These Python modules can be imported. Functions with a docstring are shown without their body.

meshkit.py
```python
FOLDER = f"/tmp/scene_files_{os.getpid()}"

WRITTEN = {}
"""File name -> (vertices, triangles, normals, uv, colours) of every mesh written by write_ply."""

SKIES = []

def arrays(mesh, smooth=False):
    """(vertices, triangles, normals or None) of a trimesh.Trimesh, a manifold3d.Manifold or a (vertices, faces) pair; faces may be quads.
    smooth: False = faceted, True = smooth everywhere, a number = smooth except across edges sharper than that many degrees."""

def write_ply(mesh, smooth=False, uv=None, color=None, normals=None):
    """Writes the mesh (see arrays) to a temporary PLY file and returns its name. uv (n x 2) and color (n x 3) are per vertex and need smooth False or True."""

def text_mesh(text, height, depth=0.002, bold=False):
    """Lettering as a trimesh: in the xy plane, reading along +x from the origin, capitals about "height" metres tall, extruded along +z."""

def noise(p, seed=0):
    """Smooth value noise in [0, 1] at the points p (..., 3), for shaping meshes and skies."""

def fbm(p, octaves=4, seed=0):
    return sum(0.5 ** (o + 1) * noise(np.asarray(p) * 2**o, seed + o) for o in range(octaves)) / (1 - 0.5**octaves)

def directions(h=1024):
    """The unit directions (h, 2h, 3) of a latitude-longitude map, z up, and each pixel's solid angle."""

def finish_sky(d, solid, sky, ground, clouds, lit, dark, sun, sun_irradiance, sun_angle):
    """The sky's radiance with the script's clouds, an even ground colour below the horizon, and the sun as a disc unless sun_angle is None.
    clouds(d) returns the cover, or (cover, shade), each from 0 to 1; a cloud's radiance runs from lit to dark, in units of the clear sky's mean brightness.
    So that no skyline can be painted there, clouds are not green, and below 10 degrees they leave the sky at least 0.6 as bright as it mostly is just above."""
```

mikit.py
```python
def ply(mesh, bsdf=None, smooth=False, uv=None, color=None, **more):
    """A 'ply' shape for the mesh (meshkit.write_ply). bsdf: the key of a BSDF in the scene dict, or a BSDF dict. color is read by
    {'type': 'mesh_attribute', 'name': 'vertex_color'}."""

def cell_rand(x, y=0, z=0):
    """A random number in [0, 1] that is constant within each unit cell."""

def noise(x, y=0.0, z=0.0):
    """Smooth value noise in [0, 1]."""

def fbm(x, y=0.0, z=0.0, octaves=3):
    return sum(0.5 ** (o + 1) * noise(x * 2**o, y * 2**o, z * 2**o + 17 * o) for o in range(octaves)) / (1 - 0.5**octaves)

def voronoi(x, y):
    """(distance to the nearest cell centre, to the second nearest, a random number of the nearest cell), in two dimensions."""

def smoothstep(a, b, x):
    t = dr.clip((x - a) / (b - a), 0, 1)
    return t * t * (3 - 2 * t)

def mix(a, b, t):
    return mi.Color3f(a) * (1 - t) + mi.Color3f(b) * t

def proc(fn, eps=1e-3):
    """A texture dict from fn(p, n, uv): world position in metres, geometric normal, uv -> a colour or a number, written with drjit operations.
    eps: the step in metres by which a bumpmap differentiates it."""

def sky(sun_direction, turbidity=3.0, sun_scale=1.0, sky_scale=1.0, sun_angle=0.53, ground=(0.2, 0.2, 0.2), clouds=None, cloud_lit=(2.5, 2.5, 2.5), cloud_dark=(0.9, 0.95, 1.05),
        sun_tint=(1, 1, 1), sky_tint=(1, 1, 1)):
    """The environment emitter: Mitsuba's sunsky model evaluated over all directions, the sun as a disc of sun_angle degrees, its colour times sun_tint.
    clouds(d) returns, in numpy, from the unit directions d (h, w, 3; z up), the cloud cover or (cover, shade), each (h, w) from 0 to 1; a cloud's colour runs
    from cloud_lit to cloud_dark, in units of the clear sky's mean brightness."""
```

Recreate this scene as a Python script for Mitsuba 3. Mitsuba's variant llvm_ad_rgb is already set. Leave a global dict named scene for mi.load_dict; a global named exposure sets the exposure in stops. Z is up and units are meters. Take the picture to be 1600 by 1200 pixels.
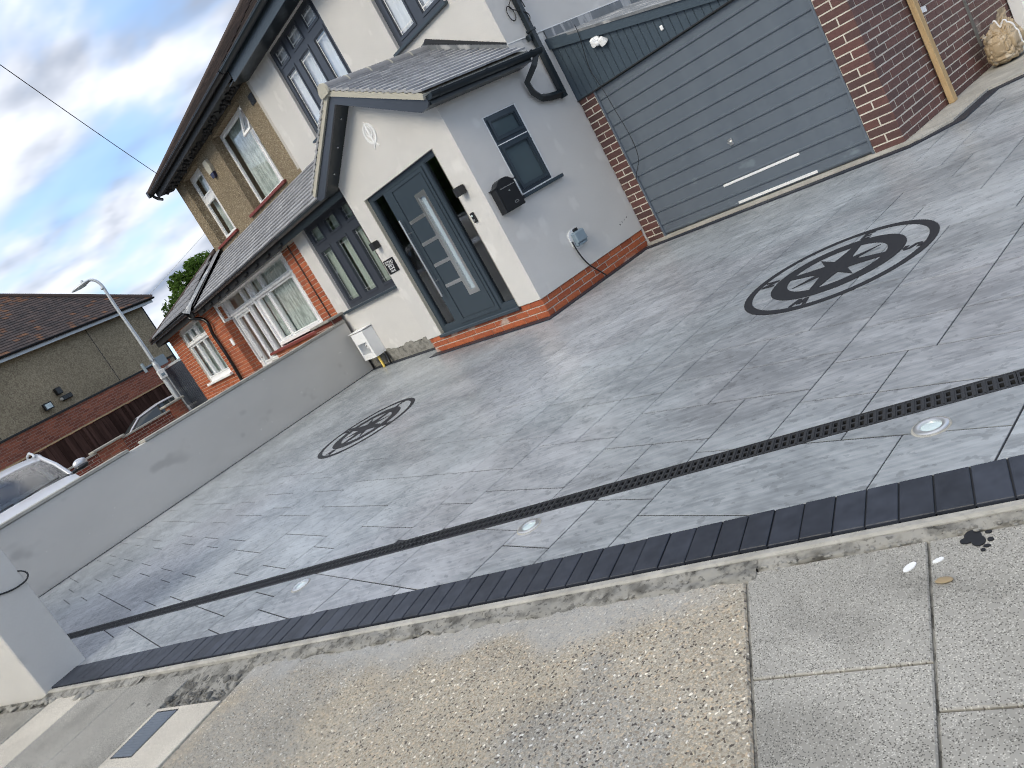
import math, random
import numpy as np
import trimesh
import drjit as dr
import mitsuba as mi
import mikit, meshkit
from mikit import proc, noise, fbm, voronoi, smoothstep, mix, cell_rand
from shapely.geometry import Polygon, box as sbox, Point, MultiPolygon, LineString
from shapely import affinity
from shapely.ops import unary_union

random.seed(7)
RNG = np.random.default_rng(7)
T = mi.ScalarTransform4f
scene, labels = {}, {}

# ------------------------------------------------------------------ camera, sky, exposure
CAM = np.array([0.0, 0.0, 1.4])
FWD = np.array([-0.81325, 0.54425, -0.20595])
UP = np.array([0.12548, 0.50962, 0.8512])
scene['camera'] = {'type': 'perspective', 'fov': 67.55, 'fov_axis': 'x', 'near_clip': 0.05, 'far_clip': 900.0,
                   'to_world': T().look_at(origin=CAM.tolist(), target=(CAM + FWD).tolist(), up=UP.tolist())}


def sstep(a, b, x):
    t = np.clip((x - a) / (b - a), 0, 1)
    return t * t * (3 - 2 * t)


def clouds(d):
    z = np.maximum(d[..., 2], 0.02) + 0.22
    x, y = d[..., 0] / z, d[..., 1] / z
    a, b = x * 0.8 + y * 0.6, -x * 0.6 + y * 0.8
    warp = meshkit.fbm(np.stack([x * 1.3, y * 1.3, x * 0 + 3.1], -1), 3)
    f = meshkit.fbm(np.stack([a * 2.1 + warp * 1.1, b * 4.0 + warp * 1.2, x * 0 + 7.7], -1), 6)
    g = meshkit.fbm(np.stack([a * 1.9 - 4.2, b * 3.4 + 1.7 + warp, x * 0 + 21.3], -1), 5)
    cover = 0.30 + 0.70 * sstep(0.36, 0.58, f)
    fine = meshkit.fbm(np.stack([a * 5.0 + warp * 2.0, b * 9.0 + warp * 2.0, x * 0 + 33.1], -1), 5)
    tex = sstep(0.37, 0.63, 0.60 * g + 0.40 * fine)
    shade = 1.06 - 0.55 * np.clip(d[..., 2], 0, 1) ** 1.4 - 0.50 * tex * (0.45 + 0.55 * sstep(0.36, 0.60, f))
    return cover, np.clip(shade, 0, 1)


scene['sky'] = mikit.sky((0.13, -0.77, 0.66), turbidity=3.0, sun_scale=0.22, sky_scale=1.0, sun_angle=28.0, ground=(0.16, 0.16, 0.16),
                         clouds=clouds, cloud_lit=(2.4, 2.42, 2.5), cloud_dark=(0.44, 0.53, 0.70), sun_tint=(0.84, 0.92, 1.0))
exposure = 3.17

# ------------------------------------------------------------------ materials


def rgb(c):
    return {'type': 'rgb', 'value': [float(x) for x in c]}


def plain(name, c, rough=0.5, metallic=0.0, spec=0.5, two=False, **k):
    b = {'type': 'principled', 'base_color': rgb(c) if not isinstance(c, dict) else c, 'roughness': rough, 'metallic': metallic, 'specular': spec, **k}
    scene[name] = {'type': 'twosided', 'bsdf': b} if two else b
    return name


def matte(name, tex, bump=None, scale=1.0, eps=1e-3):
    b = {'type': 'diffuse', 'reflectance': tex if isinstance(tex, dict) else rgb(tex)}
    if bump is not None:
        b = {'type': 'bumpmap', 'arbitrary': proc(bump, eps), 'scale': scale, 'bsdf': b}
    scene[name] = {'type': 'twosided', 'bsdf': b}
    return name


def sealed(name, fn, rough, bump=None, scale=1.0, eps=1e-3, spec=0.5):
    b = {'type': 'principled', 'base_color': proc(fn), 'roughness': rough, 'specular': spec}
    if bump is not None:
        b = {'type': 'bumpmap', 'arbitrary': proc(bump, eps), 'scale': scale, 'bsdf': b}
    scene[name] = b
    return name


def c3(r, g, b):
    return mi.Color3f(r, g, b)


def f_render(p, n, uv):      # floated render: trowel mottling and a few paler repair smears
    m = fbm(p.x * 1.7 + 3, p.y * 1.7, p.z * 1.7, 3)
    s = fbm(p.x * 5.0, p.y * 5.0 + 9, p.z * 3.0, 3)
    g = noise(p.x * 240, p.y * 240, p.z * 240)
    smear = smoothstep(0.66, 0.80, s) * 0.10
    t = 0.90 + 0.14 * m + smear + 0.06 * (g - 0.5)
    return mix((0.575, 0.565, 0.545), (0.59, 0.58, 0.565), noise(p.x * 0.8, p.y * 0.8 + 4, p.z * 0.9)) * t


def f_render_bump(p, n, uv):
    return fbm(p.x * 130, p.y * 130, p.z * 130, 2) * 0.5 + noise(p.x * 18, p.y * 18, p.z * 18)


def f_grey(p, n, uv):
    m = fbm(p.x * 1.3, p.y * 1.3 + 5, p.z * 2.2, 4)
    blot = smoothstep(0.64, 0.82, fbm(p.x * 2.6 + 11, p.y * 2.6, p.z * 3.4 + 2, 3))
    pale = smoothstep(0.78, 0.84, fbm(p.x * 14 + 1, p.y * 14, p.z * 14 + 8, 3))
    g = noise(p.x * 220, p.y * 220, p.z * 220)
    base = mix((0.485, 0.475, 0.452), (0.565, 0.552, 0.525), m)
    return base * (1 - 0.20 * blot) * (1 + 0.18 * pale) * (0.97 + 0.06 * g)


def f_pebble(p, n, uv):
    a, b, r = voronoi((p.x + 0.7 * p.y) * 55, p.z * 55)
    col = mix((0.12, 0.095, 0.065), (0.37, 0.30, 0.21), r)
    col = mix(col, (0.48, 0.42, 0.32), smoothstep(0.88, 0.95, r))
    col = mix(c3(0.23, 0.19, 0.135), col, smoothstep(0.75, 0.25, a))
    return col * (0.82 + 0.36 * fbm(p.x * 0.9, p.y * 0.9, p.z * 0.9 + 2, 3))


def f_pebble_far(p, n, uv):
    a, b, r = voronoi((p.x * 0.5 - p.y) * 30, p.z * 30)
    col = mix((0.20, 0.168, 0.115), (0.38, 0.325, 0.23), r)
    return col * (0.75 + 0.45 * fbm(p.x * 0.6, p.y * 0.6, p.z * 0.8 + 2, 4))


def f_pebble_bump(p, n, uv):
    a, b, r = voronoi((p.x + 0.7 * p.y) * 55, p.z * 55)
    return smoothstep(0.7, 0.1, a)


def f_brick(p, n, uv):       # uv.x tone of one brick, uv.y palette: 0 orange, 0.5 brown glazed, 0.9 deep red
    grain = fbm(p.x * 55, p.y * 55, p.z * 70, 3)
    orange = mix((0.40, 0.115, 0.048), (0.27, 0.070, 0.032), uv.x)
    orange = mix(orange, c3(0.46, 0.40, 0.35), 0.75 * smoothstep(0.60, 0.72, fbm(p.x * 3.2 + 1, p.y * 3.2, p.z * 5 + 3, 4)) * dr.select(uv.y > 0.1, 1.0, 0.0))
    brown = mix((0.112, 0.053, 0.047), (0.074, 0.042, 0.040), uv.x)
    brown = mix(brown, c3(0.33, 0.27, 0.24), 0.6 * smoothstep(0.68, 0.80, fbm(p.x * 2.6, p.y * 2.6 + 3, p.z * 4 + 1, 4)))
    deep = mix((0.20, 0.048, 0.028), (0.11, 0.030, 0.022), uv.x)
    col = dr.select(uv.y > 0.8, deep, dr.select(uv.y > 0.4, brown, orange))
    return col * (0.72 + 0.56 * grain)


def f_mortar(p, n, uv):
    return mix((0.46, 0.42, 0.36), (0.60, 0.57, 0.51), fbm(p.x * 14, p.y * 14, p.z * 14, 2))


def f_far_brick(p, n, uv):   # brickwork too far away to pick bricks apart
    s = p.x * -0.509 + p.y * 0.861
    row = dr.floor(p.z / 0.085)
    u = s / 0.25 + 0.5 * (row - 2 * dr.floor(row / 2))
    fu, fz = u - dr.floor(u), p.z / 0.085 - row
    joint = dr.maximum(smoothstep(0.80, 0.90, fz), smoothstep(0.92, 0.97, fu))
    t = cell_rand(dr.floor(u), row, 3)
    col = mix((0.34, 0.115, 0.070), (0.21, 0.075, 0.052), t)
    return mix(col, (0.30, 0.245, 0.20), joint) * (0.85 + 0.3 * noise(p.x, p.y, p.z))


def f_slab(p, n, uv):        # stamped, sealed concrete: grey base with dark release streaks along the slate texture
    w = fbm(p.x * 1.1 + 2, p.y * 1.1, 0.5, 3)
    st = fbm(p.x * 3.6 + w * 3, p.y * 7.0 + w * 4, 1.0, 6)
    fine = fbm(p.x * 17 + st * 4, p.y * 32 + w * 9, 2.0, 4)
    big = fbm(p.x * 1.0 + 7 + w, p.y * 1.4 + 3, 4.0, 3)
    scr = fbm((p.x + 0.5 * p.y) * 6 + w * 4, (p.y - 0.5 * p.x) * 60 + w * 6, 5.0, 3)
    t = smoothstep(0.24, 0.78, 0.26 * st + 0.22 * fine + 0.22 * scr + 0.30 * big)
    col = mix((0.132, 0.146, 0.158), (0.312, 0.336, 0.354), t)
    purple = smoothstep(0.50, 0.66, fbm(p.x * 0.5 + 1, p.y * 0.6 + 9, 7.0, 3))
    col = mix(col, col * c3(1.05, 0.97, 0.98), 0.4 * purple)
    fleck = smoothstep(0.66, 0.74, fbm(p.x * 24 + 5, p.y * 36 + w * 6, 3.0, 3))
    col = col * (1 - 0.22 * fleck)
    return col * (0.90 + 0.20 * uv.x)


def f_slab_bump(p, n, uv):
    w = fbm(p.x * 1.1 + 2, p.y * 1.1, 0.5, 3)
    return fbm(p.x * 6.5 + w * 4, p.y * 12 + w * 7, 2.0, 5) + 0.25 * noise(p.x * 70, p.y * 90, 1.0)


def f_sett(p, n, uv):
    g = fbm(p.x * 16, p.y * 16, p.z * 16, 4)
    return mix((0.010, 0.0125, 0.019), (0.029, 0.034, 0.047), g) * (0.75 + 0.5 * uv.x)


def f_aggregate(p, n, uv):
    w = fbm(p.x * 60, p.y * 60, 0.0, 2) * 1.1
    w2 = fbm(p.x * 60 + 9, p.y * 60, 3.0, 2) * 1.1
    a, b, r = voronoi(p.x * 96 + w, p.y * 96 + w2)
    a2, b2, r2 = voronoi(p.x * 170 + 3 + w2, p.y * 170 + w)
    cem = mix((0.265, 0.245, 0.205), (0.37, 0.345, 0.285), fbm(p.x * 6, p.y * 6, 1.0, 4))
    stone = dr.select(r > 0.94, c3(0.72, 0.68, 0.60), dr.select(r > 0.70, c3(0.47, 0.385, 0.28), dr.select(r > 0.5, c3(0.38, 0.325, 0.25), dr.select(r > 0.22, c3(0.25, 0.21, 0.16), c3(0.09, 0.08, 0.07)))))
    stone2 = mix((0.17, 0.155, 0.13), (0.50, 0.455, 0.375), r2)
    col = mix(cem, stone2, 0.85 * smoothstep(0.50, 0.30, a2))
    keep = smoothstep(0.40, 0.60, cell_rand(dr.floor(r * 997), 1, 2))
    col = mix(col, stone, smoothstep(0.46, 0.36, a) * (0.45 + 0.55 * keep))
    grey = smoothstep(0.50, 0.66, fbm(p.x * 1.6 + 4, p.y * 1.6, 5.0, 4))
    col = mix(col, col * c3(0.80, 0.86, 0.97), 0.75 * grey)
    v = p.y * 0.9278 - p.x * 0.373                       # cement slurry smeared off the edging over the stones
    smear = smoothstep(1.86, 2.06, v + 0.42 * (fbm(p.x * 4 + 2, p.y * 4, 8.0, 5) - 0.5))
    col = mix(col, mix((0.27, 0.28, 0.285), (0.37, 0.375, 0.37), fbm(p.x * 30, p.y * 30, 4.0, 3)), 0.6 * smear)
    return col * (0.92 + 0.3 * fbm(p.x * 2.4, p.y * 2.4, 9.0, 3))


def f_aggregate_bump(p, n, uv):
    w = fbm(p.x * 60, p.y * 60, 0.0, 2) * 1.1
    w2 = fbm(p.x * 60 + 9, p.y * 60, 3.0, 2) * 1.1
    a, b, r = voronoi(p.x * 96 + w, p.y * 96 + w2)
    return smoothstep(0.48, 0.18, a) * r + 0.4 * noise(p.x * 260, p.y * 260, 2.0)


def f_paving(p, n, uv):      # uv.x tone, uv.y tint (0 grey, 0.5 pale, 0.9 pink)
    a, b, r = voronoi(p.x * 230, p.y * 230)
    base = dr.select(uv.y > 0.8, c3(0.42, 0.31, 0.25), dr.select(uv.y > 0.4, c3(0.43, 0.405, 0.355), c3(0.285, 0.278, 0.255)))
    speck = dr.select(r > 0.84, 1.55, dr.select(r > 0.24, 1.0, 0.42))
    amt = smoothstep(0.55, 0.3, a) * dr.select(uv.y > 0.4, 0.45, 1.0)
    m = fbm(p.x * 3.1 + 4, p.y * 3.1, 1.0, 5)
    stain = smoothstep(0.52, 0.74, fbm(p.x * 5 + 2, p.y * 5 + 1, 6.0, 5)) * 0.16
    return base * (1 + amt * (speck - 1)) * (0.88 + 0.36 * m - stain) * (0.88 + 0.24 * uv.x)


def f_concrete(p, n, uv):    # cement fillets, thresholds, kerb strip
    m = fbm(p.x * 8, p.y * 8, p.z * 8, 5)
    d = smoothstep(0.42, 0.72, fbm(p.x * 19 + 5, p.y * 19, p.z * 19 + 1, 5))
    pit = smoothstep(0.56, 0.70, fbm(p.x * 75 + 5, p.y * 75, p.z * 75 + 1, 3))
    return mix((0.25, 0.245, 0.225), (0.44, 0.43, 0.395), m) * (1 - 0.60 * d * uv.y) * (1 - 0.45 * pit * uv.y) * (0.72 + 0.4 * uv.x)


def f_concrete_bump(p, n, uv):
    return fbm(p.x * 34, p.y * 34, p.z * 34, 4)


def f_tile(p, n, uv):        # uv.x tone, uv.y: 0 new grey tile, 0.5 old brown tile, 0.8 lichen orange
    g = fbm(p.x * 22, p.y * 22, p.z * 22, 3)
    grey = mix((0.165, 0.170, 0.185), (0.235, 0.242, 0.26), uv.x)
    brown = mix((0.034, 0.029, 0.029), (0.072, 0.053, 0.048), uv.x)
    orange = mix((0.085, 0.044, 0.029), (0.14, 0.070, 0.038), uv.x)
    pale = mix((0.25, 0.255, 0.27), (0.34, 0.345, 0.36), uv.x)
    col = dr.select(uv.y > 0.7, orange, dr.select(uv.y > 0.4, brown, dr.select(uv.y > 0.25, pale, grey)))
    return col * (0.8 + 0.4 * g)


def f_garage(p, n, uv):
    scuff = smoothstep(0.63, 0.74, fbm(p.x * 3.2 + 1, p.y * 3, p.z * 4.5, 5)) * smoothstep(1.2, 0.15, p.z)
    streak = fbm(p.x * 9, p.y * 3, p.z * 1.2, 3)
    col = mix((0.088, 0.108, 0.136), (0.110, 0.132, 0.160), streak)
    return mix(col, (0.22, 0.27, 0.30), 0.42 * scuff)


def f_timber(p, n, uv):
    g = fbm(p.x * 60, p.y * 60, p.z * 3.0, 3)
    return mix((0.38, 0.26, 0.135), (0.54, 0.40, 0.235), g)


def f_fence(p, n, uv):
    g = fbm(p.x * 30, p.y * 30, p.z * 2.2, 3)
    return mix((0.030, 0.018, 0.016), (0.085, 0.048, 0.038), g) * (0.6 + 0.8 * uv.x)


def f_lead(p, n, uv):
    s = fbm(p.x * 7, p.y * 7, p.z * 1.5 + 3, 4)
    w = smoothstep(0.55, 0.70, fbm(p.x * 5 + 9, p.y * 16, p.z * 2, 4))
    return mix(mix((0.085, 0.095, 0.105), (0.19, 0.20, 0.21), s), c3(0.50, 0.50, 0.50), 0.55 * w)


def f_sack(p, n, uv):
    m = fbm(p.x * 7, p.y * 7, p.z * 7, 4)
    f = smoothstep(0.62, 0.74, fbm(p.x * 15, p.y * 15 + 3, p.z * 9, 3))
    return mix(mix((0.27, 0.20, 0.125), (0.41, 0.325, 0.215), m), c3(0.56, 0.51, 0.43), 0.6 * f)


def f_asphalt(p, n, uv):
    return mix((0.040, 0.040, 0.042), (0.085, 0.083, 0.08), fbm(p.x * 20, p.y * 20, 0.0, 3))


def f_net(p, n, uv):         # lace curtain: paler and denser threads in a drop pattern
    s = fbm((p.x + p.y) * 26, p.z * 3.0, 1.0, 3)
    l = fbm((p.x + p.y) * 9, p.z * 9, 5.0, 3)
    return mix((0.34, 0.41, 0.39), (0.62, 0.70, 0.68), smoothstep(0.3, 0.7, 0.6 * s + 0.4 * l))


matte('m_render', proc(f_render), f_render_bump, 0.0022, 2e-3)
matte('m_grey', proc(f_grey), f_render_bump, 0.0016, 2e-3)
matte('m_pebble', proc(f_pebble), f_pebble_bump, 0.006, 3e-3)
matte('m_pebble_far', proc(f_pebble_far))
scene['m_brick'] = {'type': 'principled', 'base_color': proc(f_brick), 'roughness': 0.6, 'specular': 0.35}
matte('m_mortar', proc(f_mortar))
matte('m_far_brick', proc(f_far_brick))
sealed('m_slab', f_slab, 0.31, f_slab_bump, 0.0042, 4e-3, 0.5)
sealed('m_sett', f_sett, 0.45, f_concrete_bump, 0.003, 2e-3, 0.35)
matte('m_aggregate', proc(f_aggregate), f_aggregate_bump, 0.0035, 1e-3)
matte('m_paving', proc(f_paving))
matte('m_concrete', proc(f_concrete), f_concrete_bump, 0.006, 2e-3)
scene['m_tile'] = {'type': 'principled', 'base_color': proc(f_tile), 'roughness': 0.75, 'specular': 0.25}
scene['m_garage'] = {'type': 'principled', 'base_color': proc(f_garage), 'roughness': 0.38, 'specular': 0.5}
matte('m_timber', proc(f_timber))
matte('m_fence', proc(f_fence))
scene['m_lead'] = {'type': 'twosided', 'bsdf': {'type': 'principled', 'base_color': proc(f_lead), 'roughness': 0.5, 'specular': 0.5}}
scene['m_sack'] = {'type': 'twosided', 'bsdf': {'type': 'principled', 'base_color': proc(f_sack), 'roughness': 0.42, 'specular': 0.5}}
matte('m_asphalt', proc(f_asphalt))
matte('m_net', proc(f_net))
plain('m_anthracite', (0.032, 0.046, 0.060), 0.33, two=True)
plain('m_anthracite_frame', (0.040, 0.047, 0.062), 0.30, two=True)
plain('m_board', (0.042, 0.062, 0.083), 0.45, two=True)
plain('m_black', (0.010, 0.011, 0.013), 0.28, two=True)
plain('m_gutter', (0.012, 0.018, 0.023), 0.30, two=True)
plain('m_black_matt', (0.013, 0.014, 0.016), 0.55, two=True)
plain('m_white', (0.74, 0.75, 0.76), 0.28, two=True)
plain('m_white_matt', (0.66, 0.67, 0.68), 0.6, two=True)
plain('m_cream', (0.40, 0.385, 0.33), 0.9, two=True, spec=0.1)
plain('m_maroon', (0.17, 0.040, 0.034), 0.4, two=True)
plain('m_galv', (0.50, 0.53, 0.55), 0.42, 0.35, two=True)
plain('m_steel', (0.62, 0.62, 0.61), 0.24, 0.9, two=True)
plain('m_lens', (0.46, 0.55, 0.56), 0.12, two=True)
plain('m_socket', (0.20, 0.26, 0.31), 0.4, two=True)
plain('m_yellow', (0.62, 0.46, 0.10), 0.45, two=True)
plain('m_silver', (0.50, 0.51, 0.535), 0.30, 0.55, two=True, clearcoat=1.0, clearcoat_gloss=0.95)
plain('m_rubber', (0.018, 0.018, 0.018), 0.7, two=True)
plain('m_seat', (0.028, 0.031, 0.038), 0.7, two=True)
matte('m_room', (0.46, 0.44, 0.40))
plain('m_frost', (0.062, 0.088, 0.100), 0.16, two=True)
plain('m_frost_pale', (0.34, 0.41, 0.46), 0.20, two=True)
plain('m_blind_reflect', (0.36, 0.43, 0.38), 0.7, two=True)  # green put into the blind colour for foliage reflected in the panes
plain('m_sheer', (0.55, 0.60, 0.65), 0.7, two=True)
plain('m_blue', (0.012, 0.016, 0.055), 0.35, two=True)
plain('m_cover', (0.120, 0.142, 0.172), 0.45, 0.3, two=True)
plain('m_ring', (0.017, 0.018, 0.021), 0.55, spec=0.18, two=True)
plain('m_bed', (0.022, 0.024, 0.028), 0.7, spec=0.2, two=True)
plain('m_bark', (0.085, 0.065, 0.048), 0.9, two=True)
plain('m_dark_stone', (0.115, 0.113, 0.105), 0.85, two=True)
plain('m_dead_leaf', (0.25, 0.19, 0.11), 0.6, two=True)
scene['m_glass'] = {'type': 'thindielectric', 'int_ior': 1.58}
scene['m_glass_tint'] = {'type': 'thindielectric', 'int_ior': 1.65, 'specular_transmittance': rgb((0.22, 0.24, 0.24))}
scene['m_glass_dark'] = {'type': 'thindielectric', 'int_ior': 1.52, 'specular_transmittance': rgb((0.55, 0.62, 0.60))}
plain('m_car_glass', (0.030, 0.038, 0.042), 0.04, spec=0.7, two=True)
scene['m_leaf'] = {'type': 'principledthin', 'base_color': rgb((0.075, 0.135, 0.030)), 'roughness': 0.55, 'diff_trans': 0.7, 'spec_trans': 0.0}
scene['m_leaf_dark'] = {'type': 'principledthin', 'base_color': rgb((0.040, 0.078, 0.022)), 'roughness': 0.55, 'diff_trans': 0.6, 'spec_trans': 0.0}

# ------------------------------------------------------------------ helpers


def new_key(name, parent=None):
    base = f'{parent}__{name}' if parent else name
    key, i = base, 0
    while key in USED:
        i += 1
        key = f'{base}_{i:03d}'
    USED.add(key)
    return key


USED = set()


def tag(key, label=None, cat=None, group=None, kind=None):
    d = {k: v for k, v in (('label', label), ('category', cat), ('group', group), ('kind', kind)) if v}
    if d:
        labels[key] = d


def thing(name, label, cat, group=None):
    key = new_key(name)
    tag(key, label, cat, group)
    return key


def put(name, mesh, mat, parent=None, smooth=False, uv=None, label=None, cat=None, group=None, kind=None, flip=False):
    key = new_key(name, parent)
    if uv is not None:
        n = len(mesh.vertices) if hasattr(mesh, 'vertices') else len(mesh[0])
        uv = np.tile(np.asarray(uv, float), (n, 1)) if np.ndim(uv) == 1 else uv
        smooth = False if smooth == 30 else bool(smooth)
    scene[key] = mikit.ply(mesh, mat, smooth, uv)
    tag(key, label, cat, group, kind)
    return key


class Fr:
    """A local frame: a along ex, b along ey, c outwards along en."""
    def __init__(self, o, ex, ey):
        self.o, self.ex, self.ey = np.array(o, float), np.array(ex, float), np.array(ey, float)
        self.en = np.cross(self.ex, self.ey)

    def pts(self, v):
        v = np.asarray(v, float)
        return self.o + v[..., 0:1] * self.ex + v[..., 1:2] * self.ey + v[..., 2:3] * self.en

    def __call__(self, m):
        if isinstance(m, tuple):
            return trimesh.Trimesh(self.pts(m[0]), m[1], process=False)
        return trimesh.Trimesh(self.pts(m.vertices), m.faces, process=False)


WORLD = Fr((0, 0, 0), (1, 0, 0), (0, 1, 0))


def facade(y):
    return Fr((0, y, 0), (1, 0, 0), (0, 0, 1))          # a = x, b = z, c towards the street


def sidewall(x):
    return Fr((x, 0, 0), (0, 1, 0), (0, 0, 1))          # a = y, b = z, c towards +x


BOXF = np.array([[0, 3, 2], [0, 2, 1], [4, 5, 6], [4, 6, 7], [0, 1, 5], [0, 5, 4], [1, 2, 6], [1, 6, 5], [2, 3, 7], [2, 7, 6], [3, 0, 4], [3, 4, 7]])


def bx(x0, x1, y0, y1, z0, z1):
    return np.array([[x0, y0, z0], [x1, y0, z0], [x1, y1, z0], [x0, y1, z0], [x0, y0, z1], [x1, y0, z1], [x1, y1, z1], [x0, y1, z1]], float), BOXF


def cbx(x0, x1, y0, y1, z0, z1, c=0.004):
    """Box with chamfered edges."""
    c = min(c, 0.45 * min(x1 - x0, y1 - y0, z1 - z0))
    p = []
    for i, x in enumerate((x0, x1)):
        for j, y in enumerate((y0, y1)):
            for k, z in enumerate((z0, z1)):
                sx, sy, sz = (c if i == 0 else -c), (c if j == 0 else -c), (c if k == 0 else -c)
                p += [(x, y + sy, z + sz), (x + sx, y, z + sz), (x + sx, y + sy, z)]
    m = trimesh.convex.convex_hull(np.array(p))
    return np.array(m.vertices), np.array(m.faces)


def extr(poly, c0, c1):
    parts = [trimesh.creation.extrude_polygon(g, c1 - c0, engine='earcut') for g in getattr(poly, 'geoms', [poly]) if g.area > 1e-8]
    m = trimesh.util.concatenate(parts)
    m.apply_translation((0, 0, c0))
    return m


def flat(poly, c):
    vs, fs, n = [], [], 0
    for g in getattr(poly, 'geoms', [poly]):
        if g.area < 1e-8:
            continue
        v, f = trimesh.creation.triangulate_polygon(g, engine='earcut')
        vs.append(np.column_stack([v, np.full(len(v), c)])); fs.append(np.asarray(f) + n); n += len(v)
    v, f = np.vstack(vs), np.vstack(fs)
    a = v[f[:, 1]] - v[f[:, 0]]; b = v[f[:, 2]] - v[f[:, 0]]
    bad = (a[:, 0] * b[:, 1] - a[:, 1] * b[:, 0]) < 0
    f[bad] = f[bad][:, ::-1]
    return v, f


def bevel_slab(poly, z0, z1, c=0.004):
    """Convex polygon prism with a chamfered top rim."""
    poly = Polygon(poly.exterior.coords).simplify(1e-4)
    inner = poly.buffer(-c, join_style=2)
    P = np.array(poly.exterior.coords)[:-1]
    if inner.is_empty or inner.geom_type != 'Polygon' or len(inner.exterior.coords) != len(P) + 1:
        return extr(poly, z0, z1)
    if not poly.exterior.is_ccw:
        P = P[::-1]
    Q = np.array(inner.exterior.coords)[:-1]
    if not inner.exterior.is_ccw:
        Q = Q[::-1]
    k = np.argmin(((Q - P[0]) ** 2).sum(1))
    Q = np.roll(Q, -k, 0)
    n = len(P)
    v = np.vstack([np.column_stack([P, np.full(n, z0)]), np.column_stack([P, np.full(n, z1 - c)]), np.column_stack([Q, np.full(n, z1)])])
    f = []
    for i in range(n):
        j = (i + 1) % n
        f += [[i, j, n + j], [i, n + j, n + i], [n + i, n + j, 2 * n + j], [n + i, 2 * n + j, 2 * n + i]]
    tv, tf = trimesh.creation.triangulate_polygon(Polygon(Q), engine='earcut')
    idx = [int(np.argmin(((Q - t) ** 2).sum(1))) for t in tv]
    for t in tf:
        t = [2 * n + idx[i] for i in t]
        a, b, c_ = v[t[0]], v[t[1]], v[t[2]]
        if (b[0] - a[0]) * (c_[1] - a[1]) - (b[1] - a[1]) * (c_[0] - a[0]) < 0:
            t = t[::-1]
        f.append(t)
    return v, np.array(f)


def cat(*ms):
    vs, fs, n = [], [], 0
    for m in ms:
        v, f = (m.vertices, m.faces) if hasattr(m, 'vertices') else m
        vs.append(np.asarray(v)); fs.append(np.asarray(f) + n); n += len(v)
    return trimesh.Trimesh(np.vstack(vs), np.vstack(fs), process=False)


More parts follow.
